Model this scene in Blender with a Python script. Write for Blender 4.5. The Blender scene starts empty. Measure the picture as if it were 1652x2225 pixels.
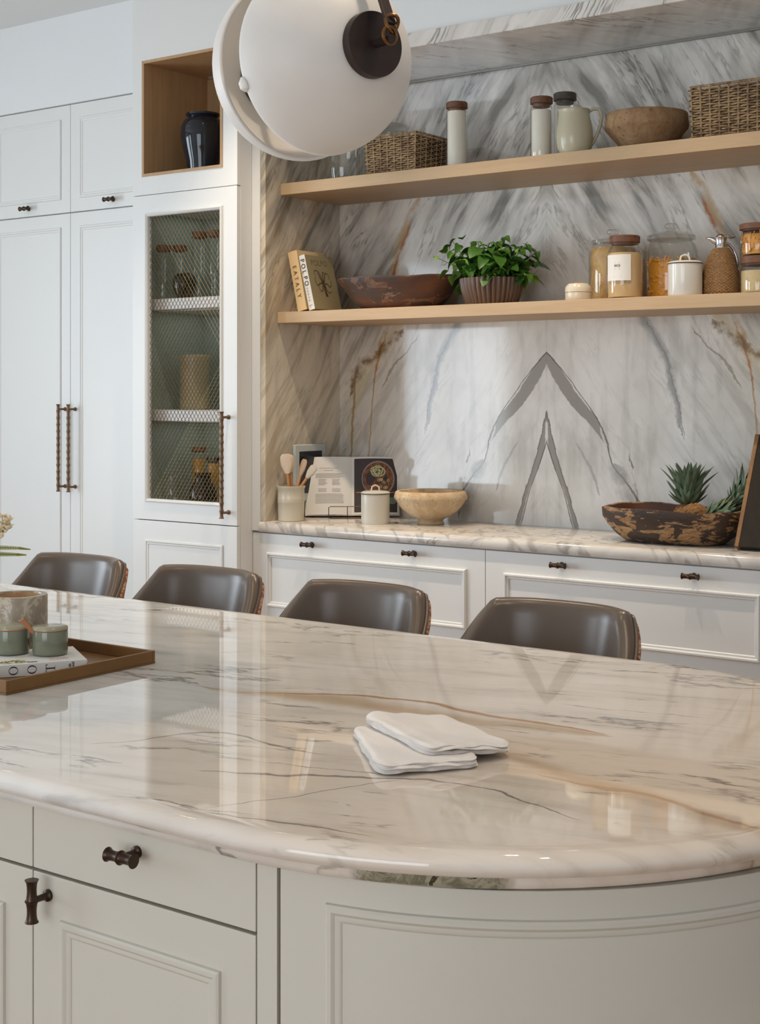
import bpy, bmesh, math, random
from mathutils import Vector, Matrix
random.seed(7)
S = bpy.context.scene
COL = S.collection
PI = math.pi

# ------------------------------------------------------------------ camera (taken from the photo's vanishing points, image 1652 x 2225)
F, CX, HY, H = 3100.0, 826.0, 850.0, 1.42
TH = math.atan(F / 4276.0)
SN, CS = math.sin(TH), math.cos(TH)
cam_d = bpy.data.cameras.new('camera')
cam_d.sensor_fit = 'VERTICAL'; cam_d.sensor_height = 36.0
cam_d.lens = F / 2225.0 * 36.0
cam_d.shift_y = -(1112.5 - HY) / 2225.0
cam_d.clip_start = 0.05; cam_d.clip_end = 60
cam = bpy.data.objects.new('camera', cam_d); COL.objects.link(cam)
cam.location = (0, 0, H); cam.rotation_euler = (PI / 2, 0, TH)
S.camera = cam

# ------------------------------------------------------------------ world, daylight, exposure
S.view_settings.view_transform = 'Standard'
S.view_settings.look = 'None'
S.view_settings.gamma = 1.0
S.view_settings.use_curve_mapping = False
S.view_settings.exposure = 0.27
W = bpy.data.worlds.new('sky'); S.world = W; W.use_nodes = True
bg = W.node_tree.nodes['Background']
bg.inputs[0].default_value = (0.62, 0.76, 1.0, 1); bg.inputs[1].default_value = 1.6

def area(name, loc, rot, sx, sy, power, col):
    l = bpy.data.lights.new(name, 'AREA'); l.shape = 'RECTANGLE'; l.size = sx; l.size_y = sy
    l.energy = power; l.color = col
    o = bpy.data.objects.new(name, l); COL.objects.link(o); o.location = loc; o.rotation_euler = rot
    return o
DAY = (0.80, 0.915, 1.0)
# daylight entering by the two tall windows of the left wall; the doors behind the camera are added for fill
area('daylight_window_1', (-6.93, -1.25, 1.45), (0, -PI / 2, 0), 2.1, 1.6, 58, DAY)
area('daylight_window_2', (-6.93, 1.55, 1.45), (0, -PI / 2, 0), 2.1, 1.6, 62, DAY)
area('rear_fill_light', (-0.9, -3.42, 1.25), (PI / 2, 0, 0), 3.2, 2.3, 58, (0.96, 0.98, 1.0))

# ------------------------------------------------------------------ pixel -> place
def ray(x, y):
    t = (x - CX) / F; u = -(y - HY) / F
    return (-SN + t * CS, CS + t * SN, u)
def atY(x, y, Y):
    r = ray(x, y); k = Y / r[1]; return Vector((r[0] * k, Y, H + r[2] * k))
def atZ(x, y, z):
    r = ray(x, y); k = (z - H) / r[2]; return Vector((r[0] * k, r[1] * k, z))
def atX(x, y, X):
    r = ray(x, y); k = X / r[0]; return Vector((X, r[1] * k, H + r[2] * k))
def depth(X, Y): return -SN * X + CS * Y

# ------------------------------------------------------------------ materials
def L(r, g, b):
    f = lambda v: v / 12.92 if v <= 0.04045 else ((v + 0.055) / 1.055) ** 2.4
    return (f(r / 255.), f(g / 255.), f(b / 255.), 1.0)

class G:
    """small node-graph helper"""
    def __init__(s, name):
        s.m = bpy.data.materials.new(name); s.m.use_nodes = True
        s.t = s.m.node_tree; s.b = s.t.nodes['Principled BSDF']
        s.tc = s.t.nodes.new('ShaderNodeTexCoord')
    def link(s, v, sock):
        if isinstance(v, bpy.types.NodeSocket): s.t.links.new(v, sock)
        elif v is not None:
            try: sock.default_value = v
            except Exception: sock.default_value = (v, v, v)
    def pos(s): return s.tc.outputs['Object']
    def math(s, op, a, b=None, c=None, clamp=False):
        n = s.t.nodes.new('ShaderNodeMath'); n.operation = op; n.use_clamp = clamp
        for i, v in enumerate((a, b, c)):
            if v is not None: s.link(v, n.inputs[i])
        return n.outputs[0]
    def add(s, a, b): return s.math('ADD', a, b)
    def sub(s, a, b): return s.math('SUBTRACT', a, b)
    def mul(s, a, b): return s.math('MULTIPLY', a, b)
    def absv(s, a): return s.math('ABSOLUTE', a)
    def sep(s, v):
        n = s.t.nodes.new('ShaderNodeSeparateXYZ'); s.link(v, n.inputs[0]); return n.outputs[0], n.outputs[1], n.outputs[2]
    def comb(s, x, y, z):
        n = s.t.nodes.new('ShaderNodeCombineXYZ')
        for i, v in enumerate((x, y, z)): s.link(v, n.inputs[i])
        return n.outputs[0]
    def mapp(s, v, loc=(0, 0, 0), rot=(0, 0, 0), sc=(1, 1, 1)):
        n = s.t.nodes.new('ShaderNodeMapping'); s.link(v, n.inputs[0])
        n.inputs['Location'].default_value = loc; n.inputs['Rotation'].default_value = rot; n.inputs['Scale'].default_value = sc
        return n.outputs[0]
    def noise(s, v, scale, detail=3.0, rough=0.5, dist=0.0, color=False):
        n = s.t.nodes.new('ShaderNodeTexNoise'); s.link(v, n.inputs['Vector'])
        n.inputs['Scale'].default_value = scale; n.inputs['Detail'].default_value = detail
        n.inputs['Roughness'].default_value = rough; n.inputs['Distortion'].default_value = dist
        return n.outputs['Color' if color else 'Fac']
    def rng(s, v, a, b, c=0.0, d=1.0, smooth=True):
        n = s.t.nodes.new('ShaderNodeMapRange'); n.interpolation_type = 'SMOOTHSTEP' if smooth else 'LINEAR'
        s.link(v, n.inputs[0])
        for i, q in enumerate((a, b, c, d)): s.link(q, n.inputs[i + 1])
        return n.outputs[0]
    def mix(s, f, a, b, mode='MIX'):
        n = s.t.nodes.new('ShaderNodeMix'); n.data_type = 'RGBA'; n.blend_type = mode; n.clamp_factor = True
        s.link(f, n.inputs[0]); s.link(a, n.inputs[6]); s.link(b, n.inputs[7]); return n.outputs[2]
    def curve(s, v, pts):
        """v in 0..1 -> value in 0..1"""
        n = s.t.nodes.new('ShaderNodeFloatCurve'); c = n.mapping.curves[0]
        pts = sorted(pts)
        while len(c.points) < len(pts): c.points.new(0.5, 0.5)
        for p, q in zip(c.points, pts): p.location = (min(1, max(0, q[0])), min(1, max(0, q[1]))); p.handle_type = 'AUTO_CLAMPED'
        n.mapping.update(); s.link(v, n.inputs['Value']); return n.outputs[0]
    def bump(s, h, strength=0.2, dist=0.002):
        n = s.t.nodes.new('ShaderNodeBump'); n.inputs['Strength'].default_value = strength; n.inputs['Distance'].default_value = dist
        s.link(h, n.inputs['Height']); s.t.links.new(n.outputs[0], s.b.inputs['Normal'])
    def out(s, col=None, rough=None, metal=None, **kw):
        if col is not None: s.link(col, s.b.inputs['Base Color'])
        if rough is not None: s.link(rough, s.b.inputs['Roughness'])
        if metal is not None: s.link(metal, s.b.inputs['Metallic'])
        for k, v in kw.items(): s.link(v, s.b.inputs[k.replace('_', ' ')])
        return s.m

def plain(name, rgb, rough=0.5, metal=0.0, var=0.06, scale=18, bump=0.0, bs=120, **kw):
    g = G(name); c = L(*rgb)
    n = g.noise(g.pos(), scale, 3)
    d = tuple(v * (1 - var) for v in c[:3]) + (1,); e = tuple(min(1, v * (1 + var)) for v in c[:3]) + (1,)
    if bump: g.bump(g.noise(g.pos(), bs, 3), bump, 0.001)
    return g.out(g.mix(n, d, e), rough, metal, **kw)

def glass(name, tint=(251, 252, 250), ior=1.35):
    """thin-walled looking clear glass: mostly transparent with glossy reflections"""
    m = bpy.data.materials.new(name); m.use_nodes = True; t = m.node_tree; t.nodes.clear()
    o = t.nodes.new('ShaderNodeOutputMaterial'); mx = t.nodes.new('ShaderNodeMixShader')
    tr = t.nodes.new('ShaderNodeBsdfTransparent'); tr.inputs[0].default_value = L(*tint)
    gl = t.nodes.new('ShaderNodeBsdfGlossy'); gl.inputs['Roughness'].default_value = 0.02
    lw = t.nodes.new('ShaderNodeLayerWeight'); lw.inputs[0].default_value = 0.5
    pw = t.nodes.new('ShaderNodeMath'); pw.operation = 'POWER'; pw.inputs[1].default_value = 2.6; t.links.new(lw.outputs['Facing'], pw.inputs[0])
    ma = t.nodes.new('ShaderNodeMath'); ma.operation = 'MULTIPLY_ADD'; ma.inputs[1].default_value = 0.85; ma.inputs[2].default_value = 0.07; t.links.new(pw.outputs[0], ma.inputs[0])
    lw = ma
    t.links.new(lw.outputs[0], mx.inputs[0]); t.links.new(tr.outputs[0], mx.inputs[1]); t.links.new(gl.outputs[0], mx.inputs[2])
    t.links.new(mx.outputs[0], o.inputs[0])
    return m

def wood(name, a, b, axis=0, rough=0.45, scale=9, stretch=14, bump=0.1, spec=0.5):
    g = G(name); sc = [stretch] * 3; sc[axis] = 1.0
    v = g.mapp(g.pos(), sc=tuple(sc))
    n = g.noise(v, scale / 3, 5, 0.6, 0.6); n2 = g.noise(v, scale * 3, 3)
    f = g.add(g.mul(n, 0.75), g.mul(n2, 0.25))
    g.bump(f, bump, 0.001)
    return g.out(g.mix(g.rng(f, 0.3, 0.7), L(*a), L(*b)), rough)

XS = -2.669          # book-match seam of the splashback slabs
YB = 4.76            # back of the niche
ZC = 0.907           # wall counter top
def uz(x, y):
    p = atY(x, y, YB); return (abs(p.x - XS), p.z)

def marble_wall():
    g = G('marble_bookmatched'); x, y, z = g.sep(g.pos())
    u = g.add(g.absv(g.sub(x, XS)), g.sub(YB, y))
    z0, zr, ur = 0.88, 1.82, 1.6
    base_v = g.comb(u, 0.0, z)
    w1 = g.sub(g.noise(base_v, 5, 4, 0.6), 0.5)
    w2 = g.sub(g.noise(base_v, 26, 3, 0.6), 0.5)
    w3 = g.sub(g.noise(base_v, 1.7, 2, 0.5), 0.5)
    warp = g.add(g.mul(w1, 0.05), g.mul(w2, 0.03))
    zn = g.math('DIVIDE', g.sub(z, z0), zr, clamp=True)
    # rotated, stretched streak coordinates: streaks run down and outwards from the seam
    a = math.radians(-57)
    uu = g.add(u, g.mul(w3, 0.09)); zz = g.add(z, g.mul(w3, 0.04))
    al = g.add(g.mul(uu, math.cos(a)), g.mul(zz, math.sin(a)))
    ac = g.sub(g.mul(zz, math.cos(a)), g.mul(uu, math.sin(a)))
    b1 = g.rng(g.noise(g.comb(g.mul(al, 1.6), g.mul(ac, 7.5), 0.3), 1.0, 3, 0.55), 0.44, 0.58)
    b2 = g.rng(g.noise(g.comb(g.mul(al, 2.6), g.mul(ac, 21.0), 4.0), 1.0, 4, 0.6), 0.46, 0.62)
    s2 = g.noise(g.comb(g.mul(al, 1.7), g.mul(ac, 9.0), 9.0), 1.0, 5, 0.6)
    amt = g.math('MAXIMUM', g.rng(z, 1.72, 2.15), g.rng(g.add(u, g.mul(w3, 0.3)), 0.42, 0.85))
    amt = g.mul(amt, g.add(0.32, g.mul(g.rng(g.add(z, g.mul(w3, 0.3)), 1.55, 1.85), 0.68)))
    amt = g.add(g.mul(amt, 0.87), 0.13)
    band = g.mul(g.add(g.mul(b1, g.add(0.45, g.mul(b2, 0.35))), g.mul(b2, 0.30)), amt)
    rid = g.sub(1.0, g.absv(g.mul(g.sub(s2, 0.5), 2.0)))
    fine = g.mul(g.mul(g.rng(rid, 0.955, 1.0), g.rng(g.noise(base_v, 4.5, 3, 0.6), 0.42, 0.62)), g.add(g.mul(amt, 0.8), 0.1))
    cloud = g.noise(base_v, 3.0, 4, 0.6)
    white = g.mix(g.rng(cloud, 0.35, 0.7), L(240, 236, 229), L(222, 216, 207))
    warmth = g.rng(g.add(u, g.mul(w3, 0.5)), 0.6, 1.25)
    white = g.mix(g.mul(warmth, 0.7), white, L(222, 206, 174))
    vc = g.noise(g.comb(g.mul(u, 11.0), 0.0, g.mul(z, 2.2)), 1.0, 4, 0.6)      # soft upright clouds
    col = g.mix(g.mul(g.rng(vc, 0.48, 0.68), 0.38), white, L(172, 168, 160))
    col = g.mix(g.mul(band, 0.95), col, L(142, 139, 133))
    col = g.mix(g.mul(g.mul(b2, warmth), 0.35), col, L(150, 130, 96))
    col = g.mix(g.mul(fine, 0.65), col, L(98, 90, 80))
    br = g.mul(g.rng(s2, 0.53, 0.68), g.rng(u, 0.6, 1.0))
    col = g.mix(g.mul(br, 0.65), col, L(152, 124, 84))
    def vein(col, pts, colr, strength=1.0, soft=0.35, wp=1.0, noisy=0.0):
        # pts: (px, py, halfwidth m)
        q = [(uz(p[0], p[1]), p[2]) for p in pts]
        cc = g.curve(zn, [((b[1] - z0) / zr, b[0] / ur) for b, w in q])
        q2 = sorted([((b[1] - z0) / zr, min(1, w / 0.05)) for b, w in q])
        q2 = [(q2[0][0] - 0.02, 0.0)] + q2 + [(q2[-1][0] + 0.012, 0.0)]
        ww = g.mul(g.curve(zn, q2), 0.05)
        d = g.absv(g.add(g.sub(u, g.mul(cc, ur)), g.mul(warp, wp)))
        w = g.math('MAXIMUM', ww, 0.0004)
        m = g.sub(1.0, g.rng(d, g.mul(w, soft), w))
        m = g.mul(m, g.rng(ww, 0.0004, 0.0016))
        if noisy: m = g.mul(m, g.rng(g.noise(base_v, 9, 4, 0.7), 0.5 - noisy, 0.5 + noisy * 0.3))
        return g.mix(g.mul(m, strength), col, colr)
    grey, dark, rust = L(156, 150, 142), L(98, 90, 84), L(176, 100, 44)
    col = vein(col, [(870, 700, .02), (830, 760, .05), (800, 800, .05), (775, 870, .04), (765, 960, .02)], L(206, 190, 150), 0.6, 0.0, 1.5)
    # the two chevrons
    col = vein(col, [(1188, 768, .008), (1165, 815, .030), (1122, 878, .034), (1092, 912, .026), (1078, 940, .006)], grey, 0.95, 0.84, 0.6)
    col = vein(col, [(1188, 766, .005), (1160, 800, .004), (1122, 850, .0035), (1085, 905, .004), (1068, 940, .006), (1052, 1000, .005), (1030, 1030, .008), (1000, 1075, .006)], dark, 0.85, 0.2, 0.5)
    col = vein(col, [(1188, 896, .004), (1182, 940, .010), (1174, 985, .017), (1160, 1025, .013), (1142, 1080, .011), (1128, 1136, .010)], grey, 0.95, 0.7, 0.6)
    col = vein(col, [(1188, 960, .003), (1172, 1010, .004), (1154, 1060, .003), (1136, 1128, .004)], dark, 0.8, 0.2, 0.3)
    col = vein(col, [(1188, 898, .003), (1176, 950, .003), (1164, 1000, .003), (1148, 1050, .003), (1124, 1130, .003)], dark, 0.6, 0.2, 0.35)
    # soft grey strands
    col = vein(col, [(990, 712, .035), (955, 790, .03), (938, 860, .022), (930, 920, .008)], L(156, 155, 153), 0.85, 0.1, 1.2)
    col = vein(col, [(985, 720, .003), (950, 800, .003), (934, 870, .003), (925, 930, .003)], dark, 0.55, 0.2, 0.9)
    col = vein(col, [(1120, 968, .007), (1095, 1010, .01), (1082, 1050, .007)], L(172, 168, 163), 0.7, 0.2, 0.7)
    col = vein(col, [(1040, 1010, .045), (1020, 1060, .05), (1012, 1130, .05)], L(160, 156, 150), 0.75, 0.1, 1.5, 0.2)
    col = vein(col, [(1018, 985, .004), (1010, 1030, .004), (1000, 1110, .004)], dark, 0.85, 0.2, 1.2, 0.16)
    # rust and brown strands
    col = vein(col, [(905, 440, .02), (882, 490, .028), (858, 585, .03), (842, 690, .02), (820, 790, .018)], L(188, 150, 92), 0.7, 0.05, 1.3, 0.2)
    col = vein(col, [(893, 480, .004), (874, 540, .012), (858, 590, .011), (846, 700, .007), (830, 755, .007), (818, 800, .007), (812, 838, .003)], rust, 0.9, 0.1, 0.75, 0.22)
    col = vein(col, [(862, 725, .035), (820, 772, .05), (785, 800, .05), (766, 845, .03)], L(128, 96, 60), 0.9, 0.0, 3.2, 0.16)
    col = vein(col, [(812, 840, .006), (808, 900, .005), (800, 985, .005)], L(178, 132, 72), 0.7, 0.2, 0.5)
    col = vein(col, [(772, 830, .007), (768, 900, .009), (764, 990, .006)], L(160, 118, 68), 0.75, 0.2, 0.5)
    col = vein(col, [(905, 735, .004), (880, 770, .008), (850, 800, .012), (835, 830, .006)], L(120, 104, 80), 0.6, 0.2, 1.2)
    return g.out(col, 0.07, 0, Specular_IOR_Level=0.5)

def marble_top(name, kind):
    g = G(name); x, y, z = g.sep(g.pos())
    w = g.sub(g.noise(g.pos(), 2.6, 4, 0.6), 0.5); w2 = g.sub(g.noise(g.pos(), 14, 3, 0.6), 0.5)
    a = math.radians({'island': 13, 'wall': 24, 'trim': 62}[kind])
    al = g.add(g.mul(x, math.cos(a)), g.mul(y, math.sin(a)))
    ac = g.sub(g.mul(y, math.cos(a)), g.mul(x, math.sin(a)))
    ac2 = g.add(g.add(ac, g.mul(w, 0.10)), g.mul(z, 0.6))
    cl = g.noise(g.pos(), 2.4, 4, 0.6)
    b1 = g.rng(g.noise(g.comb(g.mul(al, 2.2), g.mul(ac2, 9.0), 1.0), 1.0, 3, 0.55), 0.46, 0.66)
    b2 = g.rng(g.noise(g.comb(g.mul(al, 4.5), g.mul(ac2, 30.0), 5.0), 1.0, 4, 0.6), 0.46, 0.70)
    s2 = g.noise(g.comb(g.mul(al, 1.9), g.mul(ac2, 8.0), 7.3), 1.0, 6, 0.62)
    rid = g.sub(1.0, g.absv(g.mul(g.sub(s2, 0.5), 2.0)))
    fine = g.mul(g.rng(rid, 0.955, 1.0), g.rng(g.noise(g.pos(), 4.2, 3, 0.6), 0.46, 0.62))
    wm = g.rng(g.add(al, g.mul(cl, 0.9)), -1.0, 0.1) if kind == 'island' else (g.rng(g.add(x, g.mul(cl, 0.8)), -1.9, -3.4) if kind == 'wall' else 0.1)  # island: warm lamp reflection painted in as a tint towards the round end
    white = g.mix(g.rng(cl, 0.35, 0.68), L(236, 233, 228), L(218, 214, 207))
    white = g.mix(g.mul(wm, 0.75 if kind == 'island' else 0.45), white, L(236, 218, 198))
    band = g.add(g.mul(b1, g.add(0.3, g.mul(b2, 0.35))), g.mul(b2, 0.25))
    col = g.mix(g.mul(band, 0.68), white, g.mix(g.mul(wm, 0.8), L(158, 156, 152), L(188, 166, 144)))
    col = g.mix(g.mul(fine, 0.75), col, L(92, 88, 84))
    if kind == 'wall':
        col = g.mix(0.3, col, L(176, 168, 156))
        n5 = g.noise(g.comb(g.mul(g.add(x, g.mul(z, 0.7)), 5.0), g.mul(g.add(y, g.mul(x, 0.5)), 6.0), g.mul(z, 2.0)), 1.0, 3, 0.55); r5 = g.sub(1.0, g.absv(g.mul(g.sub(n5, 0.5), 2.0)))
        col = g.mix(g.mul(g.rng(r5, 0.93, 1.0), 0.5), col, L(124, 118, 110))
        col = g.mix(g.mul(g.rng(n5, 0.52, 0.66), 0.32), col, L(156, 154, 152))
    if kind == 'island':
        # hand-laid strands: along-streak coordinate al -> across coordinate ac
        A0, AR, C0, CR = -2.2, 2.4, 0.5, 3.0
        an = g.math('DIVIDE', g.sub(al, A0), AR, clamp=True)
        def vein(col, pts, colr, strength, soft=0.2, wp=0.12):
            q = []
            for px_, py_, hw in pts:
                p = atZ(px_, py_, 0.9); q.append((p.x * math.cos(a) + p.y * math.sin(a), p.y * math.cos(a) - p.x * math.sin(a), hw))
            q.sort()
            cc = g.add(g.mul(g.curve(an, [((b[0] - A0) / AR, (b[1] - C0) / CR) for b in q]), CR), C0)
            q2 = [((b[0] - A0) / AR, b[2] / 0.06) for b in q]
            q2 = [(q2[0][0] - 0.03, 0)] + q2 + [(q2[-1][0] + 0.03, 0)]
            ww = g.mul(g.curve(an, q2), 0.06)
            d = g.absv(g.add(g.add(g.sub(ac, cc), g.mul(w, wp)), g.mul(w2, 0.02)))
            ww = g.math('MAXIMUM', ww, 0.0005)
            m = g.mul(g.sub(1.0, g.rng(d, g.mul(ww, soft), ww)), g.rng(ww, 0.0006, 0.002))
            return g.mix(g.mul(m, strength), col, colr)
        br = L(160, 116, 72)
        col = vein(col, [(500, 1500, .02), (760, 1525, .05), (1000, 1560, .055), (1240, 1590, .03)], L(190, 160, 122), 0.75, 0.05)
        col = vein(col, [(560, 1505, .004), (760, 1512, .008), (900, 1522, .009), (1020, 1545, .012), (1250, 1584, .006)], L(176, 122, 62), 0.9, 0.2, 0.05)
        col = vein(col, [(1080, 1640, .02), (1250, 1690, .04), (1450, 1740, .035), (1640, 1795, .03)], L(190, 162, 134), 0.6, 0.05)
        col = vein(col, [(1250, 1700, .006), (1430, 1732, .010), (1640, 1790, .006)], br, 0.5, 0.1)
        col = vein(col, [(300, 1606, .004), (480, 1596, .006), (640, 1630, .004)], L(84, 80, 80), 0.6)
        col = vein(col, [(520, 1676, .004), (700, 1690, .006), (1000, 1705, .004), (1200, 1752, .003)], L(96, 92, 90), 0.75)
        col = vein(col, [(530, 1740, .002), (620, 1730, .003), (760, 1712, .003)], L(90, 88, 88), 0.7)
        col = vein(col, [(520, 1765, .003), (640, 1780, .004), (740, 1800, .003)], L(90, 88, 88), 0.7)
        # the dark flaw in the lower edge moulding of the round end
        lo = g.mul(g.sub(1.0, g.rng(z, 0.869, 0.872)), g.rng(y, 0.0, 0.01))
        xw = g.add(x, g.mul(w2, 0.05))
        pa = g.mul(g.rng(xw, -1.015, -0.99), g.sub(1.0, g.rng(xw, -0.845, -0.825)))
        pa = g.mul(g.mul(pa, lo), g.sub(1.0, g.rng(y, 1.7, 1.75)))
        n3 = g.noise(g.pos(), 42, 4, 0.65, 1.0)
        fl = g.mix(g.rng(n3, 0.4, 0.6), L(122, 118, 96), L(176, 168, 146)); fl = g.mix(g.rng(n3, 0.60, 0.66), fl, L(66, 62, 50))
        col = g.mix(pa, col, fl)
    return g.out(col, 0.025 if kind == 'island' else 0.1, 0, IOR=1.6)

M = {}
M['paint'] = plain('white_lacquer', (226, 226, 223), 0.38, var=0.012, scale=3)
M['paint_island'] = plain('putty_lacquer', (208, 202, 188), 0.38, var=0.015, scale=3)
M['wall'] = plain('matt_white_wall_paint', (228, 230, 230), 0.85, var=0.012, scale=4)
M['oak'] = wood('pale_oak', (198, 170, 134), (188, 158, 120), 0, 0.5, 7, 16, 0.05)
M['oakin'] = wood('oak_lining', (190, 156, 116), (176, 140, 100), 2, 0.5, 7, 14, 0.06)
M['bronze'] = plain('aged_bronze', (70, 54, 44), 0.34, 0.75, 0.35, 30, 0.1)
M['bronze2'] = plain('antique_brass', (122, 98, 78), 0.42, 0.65, 0.3, 60, 0.1)
M['wire'] = plain('brass_wire', (120, 96, 62), 0.38, 0.8, 0.15, 40)
M['marble'] = marble_wall()
M['marble_c'] = marble_top('marble_counter', 'wall')
M['marble_t'] = marble_top('marble_mantel', 'trim')
M['marble_i'] = marble_top('marble_island', 'island')
M['glass'] = glass('clear_glass')
M['pane'] = glass('window_glass', (250, 252, 252))
M['sage'] = plain('sage_lining', (146, 166, 160), 0.7, var=0.02)
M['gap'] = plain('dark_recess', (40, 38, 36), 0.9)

# ------------------------------------------------------------------ geometry helpers
class MB:
    def __init__(s): s.v = []; s.f = []
    def add(s, vs, fs):
        o = len(s.v); s.v += [tuple(v) for v in vs]; s.f += [tuple(i + o for i in f) for f in fs]; return s
    def box(s, x0, x1, y0, y1, z0, z1):
        vs = [(x, y, z) for z in (z0, z1) for y in (y0, y1) for x in (x0, x1)]
        return s.add(vs, [(0, 2, 3, 1), (4, 5, 7, 6), (0, 1, 5, 4), (2, 6, 7, 3), (0, 4, 6, 2), (1, 3, 7, 5)])
    def lathe(s, prof, n=40, c=(0, 0, 0), fx=1.0, fy=1.0, fn=None, cap0=True, cap1=True):
        vs = []; k = len(prof)
        for (r, z) in prof:
            for i in range(n):
                a = 2 * PI * i / n; rr = r * (fn(a, z) if fn else 1.0)
                vs.append((c[0] + rr * fx * math.cos(a), c[1] + rr * fy * math.sin(a), c[2] + z))
        fs = [(j * n + i, j * n + (i + 1) % n, (j + 1) * n + (i + 1) % n, (j + 1) * n + i) for j in range(k - 1) for i in range(n)]
        if cap0: fs.append(tuple(range(n - 1, -1, -1)))
        if cap1: fs.append(tuple((k - 1) * n + i for i in range(n)))
        return s.add(vs, fs)
    def tube(s, pts, rad, n=8, closed=False, caps=True):
        pts = [Vector(p) for p in pts]; m = len(pts)
        if not hasattr(rad, '__len__'): rad = [rad] * m
        tang = []
        for i in range(m):
            if closed: t = pts[(i + 1) % m] - pts[i - 1]
            else: t = pts[min(i + 1, m - 1)] - pts[max(i - 1, 0)]
            tang.append(t.normalized() if t.length > 1e-9 else Vector((0, 0, 1)))
        up = Vector((0, 0, 1)) if abs(tang[0].z) < 0.9 else Vector((1, 0, 0))
        nrm = tang[0].cross(up).normalized(); vs = []
        for i in range(m):
            nrm = (nrm - tang[i] * nrm.dot(tang[i]))
            nrm = nrm.normalized() if nrm.length > 1e-6 else tang[i].orthogonal().normalized()
            b = tang[i].cross(nrm)
            for j in range(n):
                a = 2 * PI * j / n; vs.append(pts[i] + (nrm * math.cos(a) + b * math.sin(a)) * rad[i])
        fs = [(i * n + j, i * n + (j + 1) % n, ((i + 1) % m) * n + (j + 1) % n, ((i + 1) % m) * n + j) for i in range(m if closed else m - 1) for j in range(n)]
        if caps and not closed: fs += [tuple(range(n - 1, -1, -1)), tuple((m - 1) * n + j for j in range(n))]
        return s.add(vs, fs)
    def grid(s, fn, nu, nv, wrap=False):
        vs = [fn(i / nu, j / nv) for j in range(nv + 1) for i in range(nu + (0 if wrap else 1))]
        w = nu if wrap else nu + 1
        fs = [(j * w + i, j * w + (i + 1) % w, (j + 1) * w + (i + 1) % w, (j + 1) * w + i) for j in range(nv) for i in range(nu)]
        return s.add(vs, fs)
    def mesh(s, name, smooth=True, ang=40, fix=True):
        me = bpy.data.meshes.new(name); me.from_pydata([tuple(v) for v in s.v], [], s.f)
        if fix:
            b = bmesh.new(); b.from_mesh(me); bmesh.ops.recalc_face_normals(b, faces=b.faces); b.to_mesh(me); b.free()
        if smooth:
            me.shade_smooth(); me.set_sharp_from_angle(angle=math.radians(ang))
        me.update(); return me
    def build(s, name, mat, parent=None, smooth=True, ang=40, bevel=0, world=True, kind=None, fix=True, loc=None, rot=None, seg=2):
        me = s.mesh(name, smooth, ang, fix); me.materials.append(M[mat] if isinstance(mat, str) else mat)
        return place(name, me, parent, bevel, world, kind, loc, rot, seg)

def wloc(o):
    v = Vector((0, 0, 0))
    while o is not None: v += o.location; o = o.parent
    return v
def place(name, me, parent=None, bevel=0, world=True, kind=None, loc=None, rot=None, seg=2):
    o = bpy.data.objects.new(name, me); COL.objects.link(o)
    if parent is not None:
        o.parent = parent
        if world: o.location = -wloc(parent)
    if loc is not None: o.location = loc
    if rot is not None: o.rotation_euler = rot
    if bevel:
        b = o.modifiers.new('bevel', 'BEVEL'); b.width = bevel; b.segments = seg; b.limit_method = 'ANGLE'; b.angle_limit = math.radians(50)
        b.harden_normals = False
    if kind: o['kind'] = kind
    return o
def tag(o, label, cat, group=None):
    o['label'] = label; o['category'] = cat
    if group: o['group'] = group
    return o
def thing(name, label, cat, loc=(0, 0, 0), rz=0.0, group=None):
    o = bpy.data.objects.new(name, None); COL.objects.link(o); o.location = loc; o.rotation_euler = (0, 0, rz)
    o.empty_display_size = 0.05
    return tag(o, label, cat, group)
def struct(o): o['kind'] = 'structure'; return o

def frame_ring(mb, x0, x1, z0, z1, Y, prof):
    """picture-frame moulding on a face that looks towards -Y; prof: (inset, proud)"""
    k = len(prof); vs = []
    for (i, h) in prof:
        vs += [(x0 + i, Y - h, z0 + i), (x1 - i, Y - h, z0 + i), (x1 - i, Y - h, z1 - i), (x0 + i, Y - h, z1 - i)]
    fs = [(j * 4 + c, j * 4 + (c + 1) % 4, (j + 1) * 4 + (c + 1) % 4, (j + 1) * 4 + c) for j in range(k - 1) for c in range(4)]
    mb.add(vs, fs)
MOULD = [(0, 0.0005), (0.001, 0.008), (0.004, 0.0115), (0.009, 0.0115), (0.012, 0.007), (0.013, 0.005), (0.018, 0.005), (0.020, 0.003), (0.0215, 0.0005)]

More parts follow.
